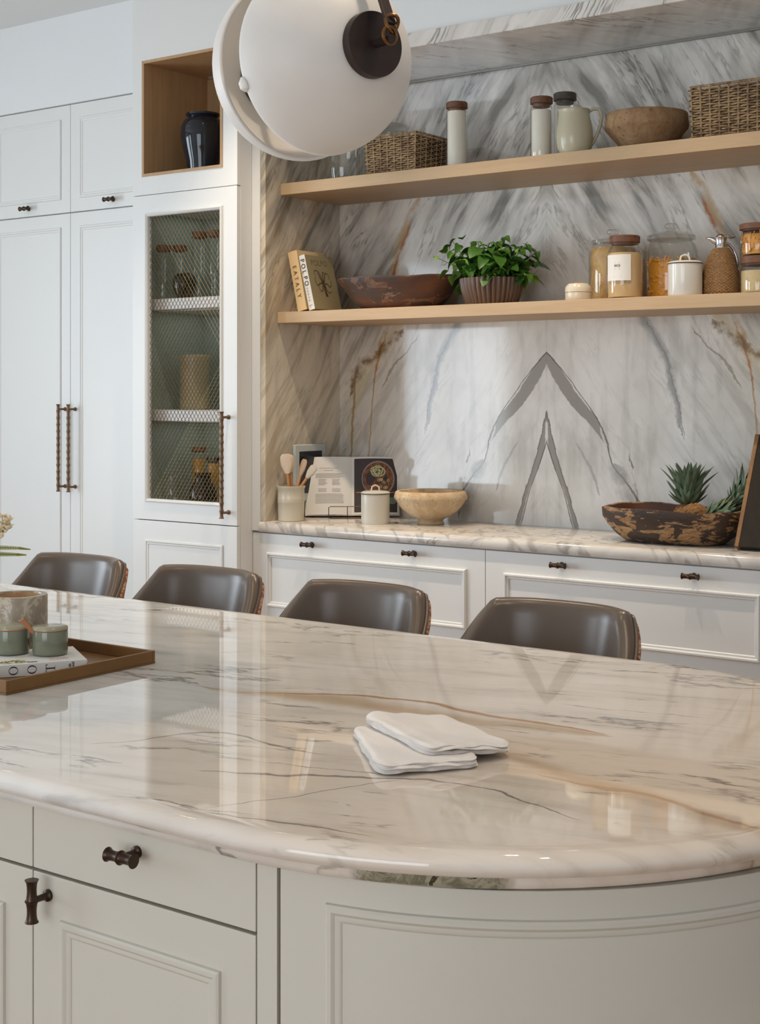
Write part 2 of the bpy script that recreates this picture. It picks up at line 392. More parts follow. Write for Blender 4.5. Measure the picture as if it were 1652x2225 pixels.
SOFT = [(i_, h_ * .5) for i_, h_ in MOULD]
def bamboo(mb, p0, p1, r, cells, per=7, n=12, ends=1.25):
    p0 = Vector(p0); p1 = Vector(p1); pts = []; rad = []
    tot = cells * per
    for i in range(tot + 1):
        t = i / tot; c = (t * cells) % 1.0
        w = abs(2 * c - 1) ** 2.2
        rr = r * (0.78 + 0.26 * w)
        if i == 0 or i == tot: rr = r * ends
        pts.append(p0.lerp(p1, t)); rad.append(rr)
    # knuckle rings
    mb.tube(pts, rad, n)
    for k in range(1, cells):
        q = p0.lerp(p1, k / cells); d = (p1 - p0).normalized() * r * 0.16
        mb.tube([q - d, q - d * .5, q + d * .5, q + d], [r * .98, r * 1.13, r * 1.13, r * .98], n)
def knob(parent, x, z, Y, ln=0.056, r=0.0095, vertical=False, off=0.03):
    """bamboo T-knob on a face that looks towards -Y"""
    mb = MB(); d = Vector((0, 0, ln / 2)) if vertical else Vector((ln / 2, 0, 0)); c = Vector((x, Y - off, z))
    bamboo(mb, c - d, c + d, r, 2, 9, 16, 1.15)
    mb.tube([(x, Y + 0.001, z), (x, Y - 0.004, z), (x, Y - 0.006, z), (x, Y - off, z)], [r * 1.0, r * 1.0, r * .55, r * .5], 12)
    return mb.build('knob', 'bronze', parent, ang=60)
def long_handle(parent, x, z0, z1, Y, r=0.0085, cells=13, off=0.042):
    mb = MB(); bamboo(mb, (x, Y - off, z0), (x, Y - off, z1), r, cells, 6, 12, 1.2)
    for z in (z0 + 0.022, z1 - 0.022):
        mb.tube([(x, Y + 0.001, z), (x, Y - 0.004, z), (x, Y - 0.009, z), (x, Y - off, z)], [r * 1.05, r * 1.05, r * .6, r * .55], 10)
    return mb.build('handle', 'bronze2', parent, ang=60)
def door(parent, name, x0, x1, z0, z1, Y, mat='paint', th=0.02, inset=0.06, mould=True, ib=None, it=None, prof=MOULD):
    g = 0.0012
    o = MB().box(x0 + g, x1 - g, Y, Y + th, z0 + g, z1 - g).build(name, mat, parent, smooth=False, bevel=0.0012)
    if mould:
        mb = MB(); frame_ring(mb, x0 + inset, x1 - inset, z0 + (ib or inset), z1 - (it or inset), Y, prof)
        mb.build('moulding', mat, o, smooth=False)
    return o

# ------------------------------------------------------------------ the room
XL, XR, YF, ZT = -7.0, 2.6, -3.5, 3.10
YT = 4.19       # front of display cabinet
YL = 4.345      # front of left cupboards
YC = 4.28       # front of base drawers
XN0, XN1 = -3.66, -1.595     # niche side walls
Z_CORN = 2.671
g = G('oak_floor_boards'); v = g.mapp(g.pos(), sc=(1.0, 7, 1)); n = g.noise(v, 3, 5, 0.6, 0.5)
g.out(g.mix(g.rng(n, .3, .7), L(172, 136, 98), L(140, 106, 72)), 0.4); M['floor'] = g.m
struct(MB().box(XL - .2, XR + .2, YF - .2, 5.2, -0.08, 0).build('floor', 'floor', smooth=False))
struct(MB().box(XL - .2, XR + .2, YF - .2, 5.2, ZT, ZT + .1).build('ceiling', 'wall', smooth=False))
def wall_with_holes(name, axis, c0, c1, a0, a1, holes):
    """wall slab between c0..c1 on one axis; holes (a,b,z0,z1) along the other"""
    mb = MB(); cuts = sorted(holes)
    def bx(a, b, z0, z1):
        if b - a < 1e-4 or z1 - z0 < 1e-4: return
        mb.box(c0, c1, a, b, z0, z1) if axis == 'x' else mb.box(a, b, c0, c1, z0, z1)
    cur = a0
    for (a, b, z0, z1) in cuts:
        bx(cur, a, 0, ZT); bx(a, b, 0, z0); bx(a, b, z1, ZT); cur = b
    bx(cur, a1, 0, ZT)
    return struct(mb.build(name, 'wall', smooth=False))
HL = [(-2.05, -0.45, 0.4, 2.5), (0.75, 2.35, 0.4, 2.5)]
HB = [(-2.5, 0.7, 0.1, 2.4)]  # unseen glazed opening, added in the rear wall for fill light
wall_with_holes('wall_left', 'x', XL - .2, XL, YF, 5.2, HL)
wall_with_holes('wall_front', 'y', YF - .2, YF, XL - .2, XR + .2, HB)
wall_with_holes('wall_right', 'x', XR, XR + .2, YF, 5.2, [])
struct(MB().box(XL, XR, 4.95, 5.2, 0, ZT).build('wall_back', 'wall', smooth=False))
k = 0
for (a, b, z0, z1), ax in [(HL[0], 'x'), (HL[1], 'x'), (HB[0], 'y')]:  # the last frame belongs to the added rear fill opening
    k += 1; nseg = 2 if ax == 'x' else 4
    mb = MB(); w = 0.05; d0, d1 = (XL - .12, XL - .06) if ax == 'x' else (YF - .12, YF - .06)
    def bx(p, q, r, s_): mb.box(d0, d1, p, q, r, s_) if ax == 'x' else mb.box(p, q, d0, d1, r, s_)
    bx(a, b, z0, z0 + w); bx(a, b, z1 - w, z1)
    for i in range(nseg + 1):
        p = a + (b - a - w) * i / nseg; bx(p, p + w, z0 + w, z1 - w)
    wo = struct(mb.build('window_%d' % k, 'paint', smooth=False))
    for i in range(nseg):
        p = a + w + (b - a - w) * i / nseg; q = a + (b - a - w) * (i + 1) / nseg; m2 = MB(); dm = (d0 + d1) / 2
        m2.box(dm, dm + .004, p, q, z0 + w, z1 - w) if ax == 'x' else m2.box(p, q, dm, dm + .004, z0 + w, z1 - w)
        m2.build('pane', 'pane', wo, smooth=False)

# bulkheads above the cupboards and above the niche, plain wall to the right
struct(MB().box(-5.415, -4.3065, YL - 0.012, 4.95, 2.702, ZT).build('wall_bulkhead_cupboards', 'wall', smooth=False))
struct(MB().box(XL, -5.4155, YL - 0.012, 4.95, 0, ZT).build('wall_back_left', 'wall', smooth=False))
struct(MB().box(-3.7265, XR, YC + 0.02, 4.95, Z_CORN + 0.056, ZT).build('wall_bulkhead_niche', 'wall', smooth=False))
struct(MB().box(-1.525, XR, YC, 4.95, 0, Z_CORN + 0.055).build('wall_back_right', 'wall', smooth=False))

# marble splashback: two book-matched slabs meeting at the seam, and the cheeks
sp = struct(MB().box(-3.70, -1.53, YB + 0.02, 4.95, 0.0, Z_CORN + 0.055).build('wall_niche_back', 'wall', smooth=False))
for x0, x1 in ((-3.682, XS - .0002), (XS + .0002, -1.573)):
    MB().box(x0, x1, YB, YB + 0.02, 0.86, Z_CORN).build('slab', 'marble', sp, smooth=False)
for nm, x0, x1, xp in (('wall_niche_left', -3.685, XN0, -3.727), ('wall_niche_right', XN1, -1.570, -1.5265)):
    wl = struct(MB().box(min(xp, x0 if xp < x0 else x1), max(xp, x0 if xp < x0 else x1), YC - 0.004, YB + .18, ZC - 0.038, Z_CORN).build(nm, 'paint', smooth=False, bevel=.002))
    MB().box(x0, x1, YC - 0.0, YB, ZC + 0.0005, Z_CORN).build('slab', 'marble', wl, smooth=False, bevel=.002)
# marble mantel shelf closing the niche at the top, with a thin grey metal strip along the back
tr = struct(MB().box(XN0 - .03, XN1 + .03, YC - 0.008, YB + 0.015, Z_CORN + .0005, Z_CORN + 0.055).build('trim_1', 'marble_t', smooth=False, bevel=.003))
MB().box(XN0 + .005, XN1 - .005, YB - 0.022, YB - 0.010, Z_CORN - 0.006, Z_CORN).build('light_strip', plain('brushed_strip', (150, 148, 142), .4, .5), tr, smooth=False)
# skirting along the plain stretch of back wall
struct(MB().box(-1.525, XR, YC - 0.015, YC, 0, 0.12).build('baseboard_back', 'paint', smooth=False, bevel=.003))

# ------------------------------------------------------------------ left cupboards
tc = thing('tall_cupboard', 'white tall cupboard with four panelled doors and two long bronze bamboo pulls', 'cupboard', (-4.86, 4.6, 0))
MB().box(-5.414, -4.308, YL + .021, 4.94, 0.001, 2.70).build('carcass', 'paint', tc, smooth=False)
XM = -4.858
for x0, x1, hx in ((-5.413, XM, XM - 0.033), (XM, -4.309, XM + 0.033)):
    d = door(tc, 'upper_door', x0, x1, 2.218, 2.70, YL, it=0.062, prof=SOFT)
    knob(d, (x0 + x1) / 2, 2.253, YL)
    d = door(tc, 'lower_door', x0, x1, 0.09, 2.215, YL, prof=SOFT)
    long_handle(d, hx, 0.973, 1.362, YL)
MB().box(-5.413, -4.309, YL + .03, YL + .05, 0.0, 0.088).build('plinth', 'paint', tc, smooth=False)

CABW = 0.2
# ------------------------------------------------------------------ display cabinet with oak cubby and brass mesh door
X0, X1 = -4.306, -3.7275
dc = thing('display_cabinet', 'white tall display cabinet with brass mesh door and open oak cubby above', 'cabinet', (-4.02, 4.5, 0))
bx0, bx1, bz0, bz1, byb = -4.250, -3.804, 2.303, 2.781, 4.57
mb = MB()   # fascia round the cubby
mb.box(X0, bx0, YT, YT + .02, 2.228, ZT - .001); mb.box(bx1, X1, YT, YT + .02, 2.228, ZT - .001)
mb.box(bx0, bx1, YT, YT + .02, 2.228, bz0); mb.box(bx0, bx1, YT, YT + .02, bz1, ZT - .001)
mb.build('fascia', 'paint', dc, smooth=False)
mb = MB(); t = 0.012
mb.box(bx0, bx0 + t, YT - .003, byb, bz0, bz1); mb.box(bx1 - t, bx1, YT - .003, byb, bz0, bz1)
mb.box(bx0 + t, bx1 - t, YT - .003, byb, bz0, bz0 + t); mb.box(bx0 + t, bx1 - t, YT - .003, byb, bz1 - t, bz1)
mb.box(bx0, bx1, byb, byb + .01, bz0, bz1)
lin = mb.build('cubby_lining', 'oakin', dc, smooth=False)
MB().box(bx0 + .06, bx1 - .06, byb - .045, byb - .03, bz1 - t - .008, bz1 - t).build('light_strip', plain('cubby_strip', (170, 165, 155), .5, .3), lin, smooth=False)
mb = MB()   # carcass: sides, back and floor of the glazed part
zi0, zi1 = 0.945, 2.17
mb.box(X0, X0 + .018, YT + .021, 4.70, 0.001, ZT - .001); mb.box(X1 - .018, X1, YT + .021, 4.70, 0.001, ZT - .001)
mb.box(X0 + .018, X1 - .018, YT + .021, 4.70, zi0 - .02, zi0); mb.box(X0 + .018, X1 - .018, YT + .021, 4.70, zi1, zi1 + .02)
mb.box(X0 + .018, X1 - .018, 4.61, 4.70, 0.001, ZT - .001)
mb.build('carcass', 'paint', dc, smooth=False)
mb = MB(); e = .0008
mb.box(X0 + .018 + e, X1 - .018 - e, 4.600, 4.609, zi0 + e, zi1 - e)
mb.box(X0 + .018 + e, X0 + .024, YT + .03, 4.600, zi0 + e, zi1 - e); mb.box(X1 - .024, X1 - .018 - e, YT + .03, 4.600, zi0 + e, zi1 - e)
mb.build('lining', 'sage', dc, smooth=False)
zs1, zs2 = 1.802, 1.343
for zs in (zs1, zs2):
    MB().box(X0 + .0245, X1 - .0245, YT + .055, 4.599, zs - .046, zs).build('shelf', 'paint', dc, smooth=False, bevel=.002)
for zz, nm in ((zi1, 'top'), (zs1 - .046, 'mid'), (zs2 - .046, 'low')):     # warm-white fill lamps and panels, added to brighten the cabinet inside
    MB().box(X0 + .05, X1 - .05, YT + .10, YT + .38, zz - .004, zz - .0005).build('fill_panel', plain('fill_panel_' + nm, (200, 198, 190), .5), dc, smooth=False)
    la = area('cabinet_fill_lamp', (0, 0, 0), (0, 0, 0), .46, .27, CABW, (1, .95, .86)); la.parent = dc; la.location = Vector(((X0 + X1) / 2, YT + .24, zz - .0055)) - wloc(dc)
# mesh door
ox0, ox1, oz0, oz1 = -4.216, -3.819, 0.979, 2.138
dz0, dz1 = 0.893, 2.2255
mb = MB()
mb.box(X0 + .0015, ox0, YT, YT + .02, dz0, dz1); mb.box(ox1, X1 - .0015, YT, YT + .02, dz0, dz1)
mb.box(ox0, ox1, YT, YT + .02, dz0, oz0); mb.box(ox0, ox1, YT, YT + .02, oz1, dz1)
md = mb.build('mesh_door', 'paint', dc, smooth=False)
mb = MB(); frame_ring(mb, ox0 - .014, ox1 + .014, oz0 - .014, oz1 + .014, YT, [(0, .0005), (.001, .007), (.005, .009), (.010, .006), (.014, .002), (.0142, -.015)])
mb.build('moulding', 'paint', md, smooth=False)
mb = MB(); pw, ph = 0.0198, 0.0285; r = 0.00115; yc = YT + .012
def clip_line(c, sgn):
    # x/pw + sgn*z/ph = c  inside the opening
    pts = []
    for xx in (ox0, ox1):
        z = (c - (xx - ox0) / pw) * ph * sgn + oz0
        if oz0 - 1e-6 <= z <= oz1 + 1e-6: pts.append((xx, z))
    for zz in (oz0, oz1):
        xx = (c - sgn * (zz - oz0) / ph) * pw + ox0
        if ox0 < xx < ox1: pts.append((xx, zz))
    return pts[:2] if len(pts) >= 2 else None
nx = int((ox1 - ox0) / pw); nz = int((oz1 - oz0) / ph)
for c in range(0, nx + nz + 2):
    q = clip_line(c + .5, 1)
    if q: mb.tube([(q[0][0], yc - r * .8, q[0][1]), (q[1][0], yc - r * .8, q[1][1])], r, 5)
for c in range(-nz - 2, nx + 2):
    q = clip_line(c + .5, -1)
    if q: mb.tube([(q[0][0], yc + r * .8, q[0][1]), (q[1][0], yc + r * .8, q[1][1])], r, 5)
mb.build('wire_mesh', 'wire', md, smooth=True, kind='stuff', fix=False)
long_handle(md, -3.772, 0.922, 1.340, YT, .0088, 14)
ld = door(dc, 'lower_door', X0 + .001, X1 - .0005, 0.09, 0.8905, YT, inset=0.072, it=0.078, prof=SOFT)
MB().box(X0 + .002, X1 - .002, YT + .03, YT + .05, 0, 0.088).build('plinth', 'paint', dc, smooth=False)

# ------------------------------------------------------------------ wall drawers and counter
XD = -2.645
for i, (x0, x1) in enumerate(((-3.7265, XD), (XD, -1.563))):
    lab = ['white wide two-drawer base unit under the left half of marble counter, beside the mesh-door cabinet',
           'white wide two-drawer base unit under the pineapple bowl end of marble counter'][i]
    un = thing('drawer_unit', lab, 'drawer unit', ((x0 + x1) / 2, 4.5, 0), group='base units below the marble counter')
    MB().box(x0 + .001, x1 - .001, YC + .021, YB - .01, 0.001, 0.866).build('carcass', 'paint', un, smooth=False)
    for j, (z0, z1) in enumerate(((0.49, 0.8625), (0.1, 0.4875))):
        d = door(un, 'drawer_front', x0, x1, z0, z1, YC, inset=0.077, it=0.074, ib=0.085)
        if j == 0:
            for px_, py_ in (((667, 1184), (889, 1203)) if i == 0 else ((1212, 1229), (1500, 1253))):
                p = atY(px_, py_, YC - .03); knob(d, p.x, p.z, YC)
    MB().box(x0 + .002, x1 - .002, YC + .04, YC + .06, 0, 0.098).build('plinth', 'paint', un, smooth=False)
mb = MB()
prof = [(0, 0), (-.012, 0), (-.016, .004), (-.018, .012), (-.018, .022), (-.016, .030), (-.010, .037), (0.0, .040)]
x0, x1 = -3.684, -1.571; zb = 0.8675; n = len(prof)
vs = [(x, YC + .004 + py_, zb + pz_) for x in (x0, x1) for (py_, pz_) in prof]
vs += [(x0, YB - .0005, ZC), (x0, YB - .0005, zb), (x1, YB - .0005, ZC), (x1, YB - .0005, zb)]
fs = [(i, i + 1, n + i + 1, n + i) for i in range(n - 1)]
fs += [(n - 1, 2 * n, 2 * n + 2, 2 * n - 1), (0, n, 2 * n + 3, 2 * n + 1), (2 * n, 2 * n + 1, 2 * n + 3, 2 * n + 2),
       tuple(range(n)) + (2 * n, 2 * n + 1), tuple(range(2 * n - 1, n - 1, -1)) + (2 * n + 3, 2 * n + 2)]
tag(mb.add(vs, fs).build('worktop', 'marble_c', ang=35), 'pale veined marble counter slab running along the niche over the white drawers', 'worktop')

# ------------------------------------------------------------------ two oak shelves
for (zt, th, yf, lab) in ((2.247, 0.046, 4.372, 'pale oak floating shelf higher up, carrying wicker baskets and flour jars'),
                          (1.734, 0.044, 4.352, 'pale oak floating shelf lower down, carrying books, herb pot and pasta jars')):
    tag(MB().box(XN0 + .001, XN1 - .001, yf, YB - .0005, zt - th, zt).build('floating_shelf', 'oak', smooth=False, bevel=.0015), lab, 'shelf', 'oak shelves in the niche')
ZU, ZL_ = 2.247, 1.734

# ------------------------------------------------------------------ island
IY, IX, IXL = 1.905, -1.18, -3.25
def stadium(r, cxr=IX, cxl=IXL, n=40):
    p = [(cxr + r * math.cos(a), IY + r * math.sin(a)) for a in [(-PI / 2 + PI * i / n) for i in range(n + 1)]]
    q = [(cxl + r * math.cos(a), IY + r * math.sin(a)) for a in [(PI / 2 + PI * i / n) for i in range(n + 1)]]
    return p + q
def loops(mb, rings, cap0=True, cap1=True):
    m = len(rings[0]); vs = [v for rg in rings for v in rg]; k = len(rings)
    fs = [(j * m + i, j * m + (i + 1) % m, (j + 1) * m + (i + 1) % m, (j + 1) * m + i) for j in range(k - 1) for i in range(m)]
    if cap0: fs.append(tuple(range(m - 1, -1, -1)))
    if cap1: fs.append(tuple((k - 1) * m + i for i in range(m)))
    mb.add(vs, fs)
isl = thing('kitchen_island', 'large round-ended kitchen island with putty lower cabinets and thick marble top', 'kitchen island', (-2.2, IY, 0))
prof = [(.575, .845), (.590, .8455), (.597, .849), (.600, .856), (.600, .863), (.602, .8675), (.612, .8685), (.622, .869), (.630, .872), (.636, .878), (.638, .8835), (.636, .890), (.631, .8955), (.625, .899), (.618, .9), (.600, .9)]
mb = MB(); loops(mb, [[(x, y, z) for (x, y) in stadium(r, n=64)] for (r, z) in prof])
mb.build('marble_top', 'marble_i', isl, ang=50)
RI, IXC = 0.575, -1.15
Yi = IY - RI
YK = IY + RI * math.sin(math.radians(28))      # knee space: the cabinets stop short on the stool side
mb = MB(); rc = RI - .021
pl = [(IXC + rc * math.cos(q), min(YK - .021, IY + rc * math.sin(q))) for q in [-PI / 2 + PI * i / 40 for i in range(41)]] + [(IXL + rc * math.cos(q), min(YK - .021, IY + rc * math.sin(q))) for q in [PI / 2 + PI * i / 40 for i in range(41)]]
pl = [p for i, p in enumerate(pl) if i == 0 or (Vector(p) - Vector(pl[i - 1])).length > 1e-4]
loops(mb, [[(x, y, z) for (x, y) in pl] for z in (0.0, .8445)])
mb.build('carcass', 'gap', isl, smooth=False)
xs_ = [-3.2, -2.79, -2.38, -1.972, -1.564, -1.152]
for i in range(len(xs_) - 1):
    x0, x1 = xs_[i], xs_[i + 1]
    d = door(isl, 'drawer_front', x0, x1, .7535, .8443, Yi, 'paint_island', mould=False)
    knob(d, (x0 + x1) / 2, .815, Yi, .048, .0085, False, .03)
    d = door(isl, 'cabinet_door', x0, x1, .10, .7515, Yi, 'paint_island', inset=.058, prof=SOFT)
    knob(d, x0 + .033, .7225, Yi, .058, .0085, True, .03)
def arc_panel(name, a0, a1, z0, z1, r0, r1, n, parent, mat='paint_island', cx=IXC):
    m = MB(); rg = []
    for i in range(n + 1):
        a = a0 + (a1 - a0) * i / n
        rg.append([(cx + rr * math.cos(a), IY + rr * math.sin(a), zz) for rr, zz in ((r1, z0), (r1, z1), (r0, z1), (r0, z0))])
    loops(m, rg); return m.build(name, mat, parent, ang=30, bevel=.001)
aS = -PI / 2 + math.asin((-1.117 - IXC) / RI)
MB().box(-1.1505, -1.119, Yi, Yi + .02, .0, .8443).build('filler_strip', 'paint_island', isl, smooth=False)
ep = arc_panel('end_panel', aS + .004, math.radians(28), 0.0, .8443, RI - .02, RI, 60, isl)
aM0, aM1 = -PI / 2 + math.asin((-1.050 - IXC) / RI), math.radians(28) - .12
def arc_mould(a0, a1, z0, z1):
    """rectangular bead moulding wrapped round the curved end"""
    m = MB(); n = 60; rings = []
    for (ins, h) in SOFT:
        rg = []; da = ins / RI
        for i in range(n + 1): rg.append((a0 + da + (a1 - a0 - 2 * da) * i / n, z0 + ins))
        for i in range(n + 1): rg.append((a1 - da - (a1 - a0 - 2 * da) * i / n, z1 - ins))
        rings.append([(IXC + (RI + h) * math.cos(a), IY + (RI + h) * math.sin(a), z) for a, z in rg])
    loops(m, rings, False, False); return m.build('moulding', 'paint_island', ep, ang=30)
arc_mould(aM0, aM1, .09, .811)
# other end and the side under the stools
xq = RI * math.cos(math.radians(28)); xb = [IXL - xq + (IXC - IXL + 2 * xq) * i / 4 for i in range(5)]
for i in range(4):
    MB().box(xb[i] + .001, xb[i + 1] - .001, YK - .019, YK, 0, .8443).build('back_panel', 'paint_island', isl, smooth=False, bevel=.001)
m = MB(); rg = []
for i in range(41):
    a = PI - math.radians(28) + (PI / 2 + math.radians(28)) * i / 40
    rg.append([(IXL + rr * math.cos(a), IY + rr * math.sin(a), zz) for rr, zz in ((RI, 0), (RI, .8443), (RI - .02, .8443), (RI - .02, 0))])
loops(m, rg); m.build('end_panel', 'paint_island', isl, ang=30)

# ------------------------------------------------------------------ more materials
M['leather'] = plain('taupe_leather', (98, 84, 72), 0.3, 0, 0.05, 6, 0.06, 260)
g = G('woven_red_fabric'); n = g.noise(g.pos(), 95, 3, 0.6, 1.5)
g.bump(n, 0.3, 0.001)
M['fabric_red'] = g.out(g.mix(g.rng(n, .46, .54), L(128, 62, 44), L(190, 150, 116)), 0.85)
M['black_metal'] = plain('dark_metal', (46, 42, 40), 0.4, 0.8)
g = G('alabaster'); n = g.noise(g.pos(), 9, 4, 0.6)
M['alabaster'] = g.out(g.mix(n, L(222, 213, 204), L(232, 226, 219)), 0.5, 0, Subsurface_Weight=1.0, Subsurface_Radius=(1.0, .92, .84), Subsurface_Scale=0.02)
M['plate'] = plain('brown_patinated_metal', (66, 54, 50), 0.42, 0.6, 0.3, 25, 0.05)
M['hook'] = plain('brass_hook', (124, 88, 54), 0.35, 0.85, 0.35, 60)
M['walnut'] = wood('walnut_lid', (124, 82, 54), (88, 56, 38), 0, 0.5, 20, 8, .1)
M['darklid'] = wood('smoked_oak_lid', (88, 80, 70), (70, 62, 54), 0, 0.5, 20, 8, .1)
M['flour'] = plain('flour', (238, 232, 220), 0.9, var=.02)
M['cream_glaze'] = plain('cream_glazed_ceramic', (214, 205, 184), 0.2, 0, 0.05, 9)
M['grey_cream'] = plain('grey_cream_glaze', (206, 200, 186), 0.22, 0, 0.05, 9)
M['white_glaze'] = plain('white_glazed_ceramic', (222, 220, 212), 0.14, 0, 0.03, 8)
M['rim_dark'] = plain('dark_glaze_line', (96, 88, 76), 0.4)
M['jug'] = plain('pale_green_grey_glaze', (196, 190, 164), 0.22, 0, 0.08, 14)
def rough_clay(name, a, b, c):
    g = G(name); n = g.noise(g.pos(), 22, 5, 0.65, 0.8); n2 = g.noise(g.pos(), 90, 3); n3 = g.noise(g.pos(), 8, 3)
    col = g.mix(g.rng(n, .35, .68), L(*a), L(*b)); col = g.mix(g.mul(g.rng(n2, .6, .72), .6), col, L(*c))
    col = g.mix(g.mul(g.rng(n3, .5, .7), .4), col, L(*b))
    g.bump(g.add(g.mul(n, .6), g.mul(n2, .4)), 0.9, 0.006)
    return g.out(col, 0.9)
M['clay'] = rough_clay('rough_clay', (170, 140, 104), (148, 112, 78), (92, 66, 46))
M['clay_pale'] = rough_clay('pale_rough_clay', (212, 190, 156), (192, 160, 120), (146, 116, 86))
def worn(name, paint, paint2, bare, bare2, th, scale=11):
    g = G(name); v = g.mapp(g.pos(), sc=(.55, .55, 1.4)); n = g.noise(v, scale, 6, 0.68, 1.2); n2 = g.noise(v, scale * .5, 4, .6, .4)
    n3 = g.noise(v, scale * 4, 3, .6, .5)
    a = g.mix(g.rng(n2, .35, .65), L(*paint), L(*paint2)); b = g.mix(g.rng(n3, .35, .65), L(*bare), L(*bare2))
    f = g.rng(n, th - .015, th + .02); rimm = g.mul(f, g.sub(1, g.rng(n, th + .02, th + .05)))
    col = g.mix(f, a, b); col = g.mix(g.mul(rimm, .4), col, L(176, 124, 72))
    g.bump(g.sub(n3, g.mul(f, 1.2)), 0.4, 0.003)
    return g.out(col, 0.5)
M['bowl_dark'] = worn('old_wood_bowl', (70, 56, 50), (104, 64, 44), (108, 68, 48), (106, 92, 86), .57, 14)
M['bowl_worn'] = worn('flaking_wood_bowl', (66, 46, 34), (50, 40, 34), (170, 138, 96), (140, 98, 62), .52, 22)
M['bowl_in'] = plain('red_brown_wood', (92, 56, 36), 0.5, 0, .2, 16, .2, 60)
M['wicker'] = None
g = G('wicker_willow'); n = g.noise(g.pos(), 60, 3); n2 = g.noise(g.pos(), 14, 2)
M['wicker'] = g.out(g.mix(g.rng(g.add(g.mul(n, .6), g.mul(n2, .4)), .35, .65), L(116, 92, 66), L(186, 156, 116)), 0.5)
g = G('rattan_weave'); n = g.noise(g.pos(), 320, 2)
M['rattan'] = g.out(g.mix(g.rng(n, .35, .65), L(120, 88, 54), L(166, 130, 88)), 0.6)
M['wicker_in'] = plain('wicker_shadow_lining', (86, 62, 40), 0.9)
M['chrome'] = plain('polished_chrome', (225, 225, 228), 0.06, 1.0, 0.0)
g = G('leaf_green'); n = g.noise(g.pos(), 30, 3)
M['leaf'] = g.out(g.mix(n, L(46, 92, 28), L(84, 132, 48)), 0.42, 0, Subsurface_Weight=0.1, Subsurface_Scale=0.01)
M['leaf2'] = plain('young_leaf', (112, 156, 66), 0.42, 0, .15, 30)
M['stem'] = plain('green_stem', (92, 128, 56), 0.5)
M['soil'] = plain('soil', (48, 36, 28), 0.95, 0, .3, 60, .5)
g = G('ribbed_brown_glaze'); n = g.noise(g.pos(), 22, 4)
M['ribpot'] = g.out(g.mix(n, L(88, 66, 54), L(112, 88, 72)), 0.3)
M['grain'] = rough_clay('wheat_grain', (202, 168, 112), (180, 140, 84), (140, 104, 62))
M['rice'] = plain('brown_rice', (214, 180, 132), 0.8, 0, .14, 260, .4, 260)
M['ricepale'] = plain('pale_rice', (206, 184, 140), 0.8, 0, .14, 260, .4, 260)
M['pasta'] = plain('dry_pasta', (214, 150, 48), 0.5, 0, .14, 40)
M['paper'] = plain('white_paper', (232, 230, 224), 0.8, 0, .01)
M['ink'] = plain('black_ink', (38, 36, 34), 0.7, 0, .02)
M['ink_grey'] = plain('grey_ink', (150, 146, 140), 0.8, 0, .02)
M['ink_brown'] = plain('sepia_ink', (84, 66, 44), 0.8, 0, .05)
M['ink_faded'] = plain('faded_ink', (128, 116, 88), 0.8, 0, .05)
M['ink_red'] = plain('red_ink', (170, 70, 40), 0.8, 0, .05)
M['cover_tan'] = plain('tan_cloth_cover', (222, 192, 142), 0.8, 0, .04, 60)
M['cover_olive'] = plain('olive_paper_cover', (164, 150, 112), 0.7, 0, .05, 10)
M['pages'] = plain('page_block', (206, 168, 116), 0.9, 0, .1, 120)
M['spatula'] = plain('cream_silicone', (222, 202, 178), 0.4, 0, .02)
M['spatula2'] = plain('clay_silicone', (190, 160, 132), 0.45, 0, .02)
M['spatula3'] = plain('grey_silicone', (198, 188, 172), 0.45, 0, .02)
M['beech'] = wood('beech_handle', (206, 150, 96), (190, 132, 78), 2, .5, 20, 8, .05)
M['frame_grey'] = plain('pale_grey_plastic', (196, 202, 198), 0.3, 0, .01)
M['screen'] = plain('dark_screen', (34, 34, 38), 0.1, 0, .05)
M['wire_dark'] = plain('dark_bronze_wire', (84, 66, 50), 0.4, 0.7)
M['pine_body'] = rough_clay('pineapple_skin', (150, 108, 62), (104, 76, 44), (70, 52, 32))
g = G('pineapple_leaf'); n = g.noise(g.pos(), 25, 3)
M['pine_leaf'] = g.out(g.mix(n, L(84, 104, 78), L(128, 144, 116)), 0.45)
M['board_edge'] = wood('board_edge', (146, 106, 64), (112, 78, 46), 2, .55, 10, 10, .1)
M['board_dark'] = wood('dark_board_face', (40, 32, 20), (28, 23, 15), 2, .85, 10, 10, .2)  # near-black face, much darker than the edge strip
M['linen'] = plain('off_white_linen', (240, 234, 228), 0.95, 0, .03, 30, .35, 900)
M['rust_tray'] = plain('bronze_brown_tray', (132, 94, 50), 0.42, 0.35, .22, 14, .05)
M['green_glaze'] = plain('sage_green_glaze', (126, 130, 110), 0.1, 0, .12, 12)
M['terracotta'] = plain('unglazed_clay_rim', (176, 106, 70), 0.7)
M['lid_glaze'] = plain('pale_sage_lid_glaze', (164, 160, 132), 0.18, 0, .1, 20)
M['spoon'] = plain('copper_brown_wood', (176, 112, 72), 0.4, 0, .1)
g = G('pot_marble'); n = g.noise(g.pos(), 16, 5, .6, 1.4); rid = g.sub(1, g.absv(g.mul(g.sub(n, .5), 2)))
M['pot_marble'] = g.out(g.mix(g.rng(rid, .86, 1), g.mix(g.noise(g.pos(), 30, 3), L(176, 158, 134), L(138, 126, 108)), L(196, 182, 160)), 0.35)
M['pot_inner'] = rough_clay('pot_inner_stone', (214, 176, 132), (196, 150, 104), (170, 120, 80))
M['petal'] = plain('peach_petal', (252, 230, 196), 0.5, 0, .1, 40, Subsurface_Weight=.15, Subsurface_Scale=.01)
M['fern'] = plain('fern_green', (132, 128, 44), 0.5, 0, .2, 50)
M['black_glaze'] = plain('black_blue_glaze', (34, 38, 46), 0.06, 0, .3, 10)
M['green_glass'] = plain('dark_green_glaze', (30, 34, 26), 0.1, 0, .2, 10)
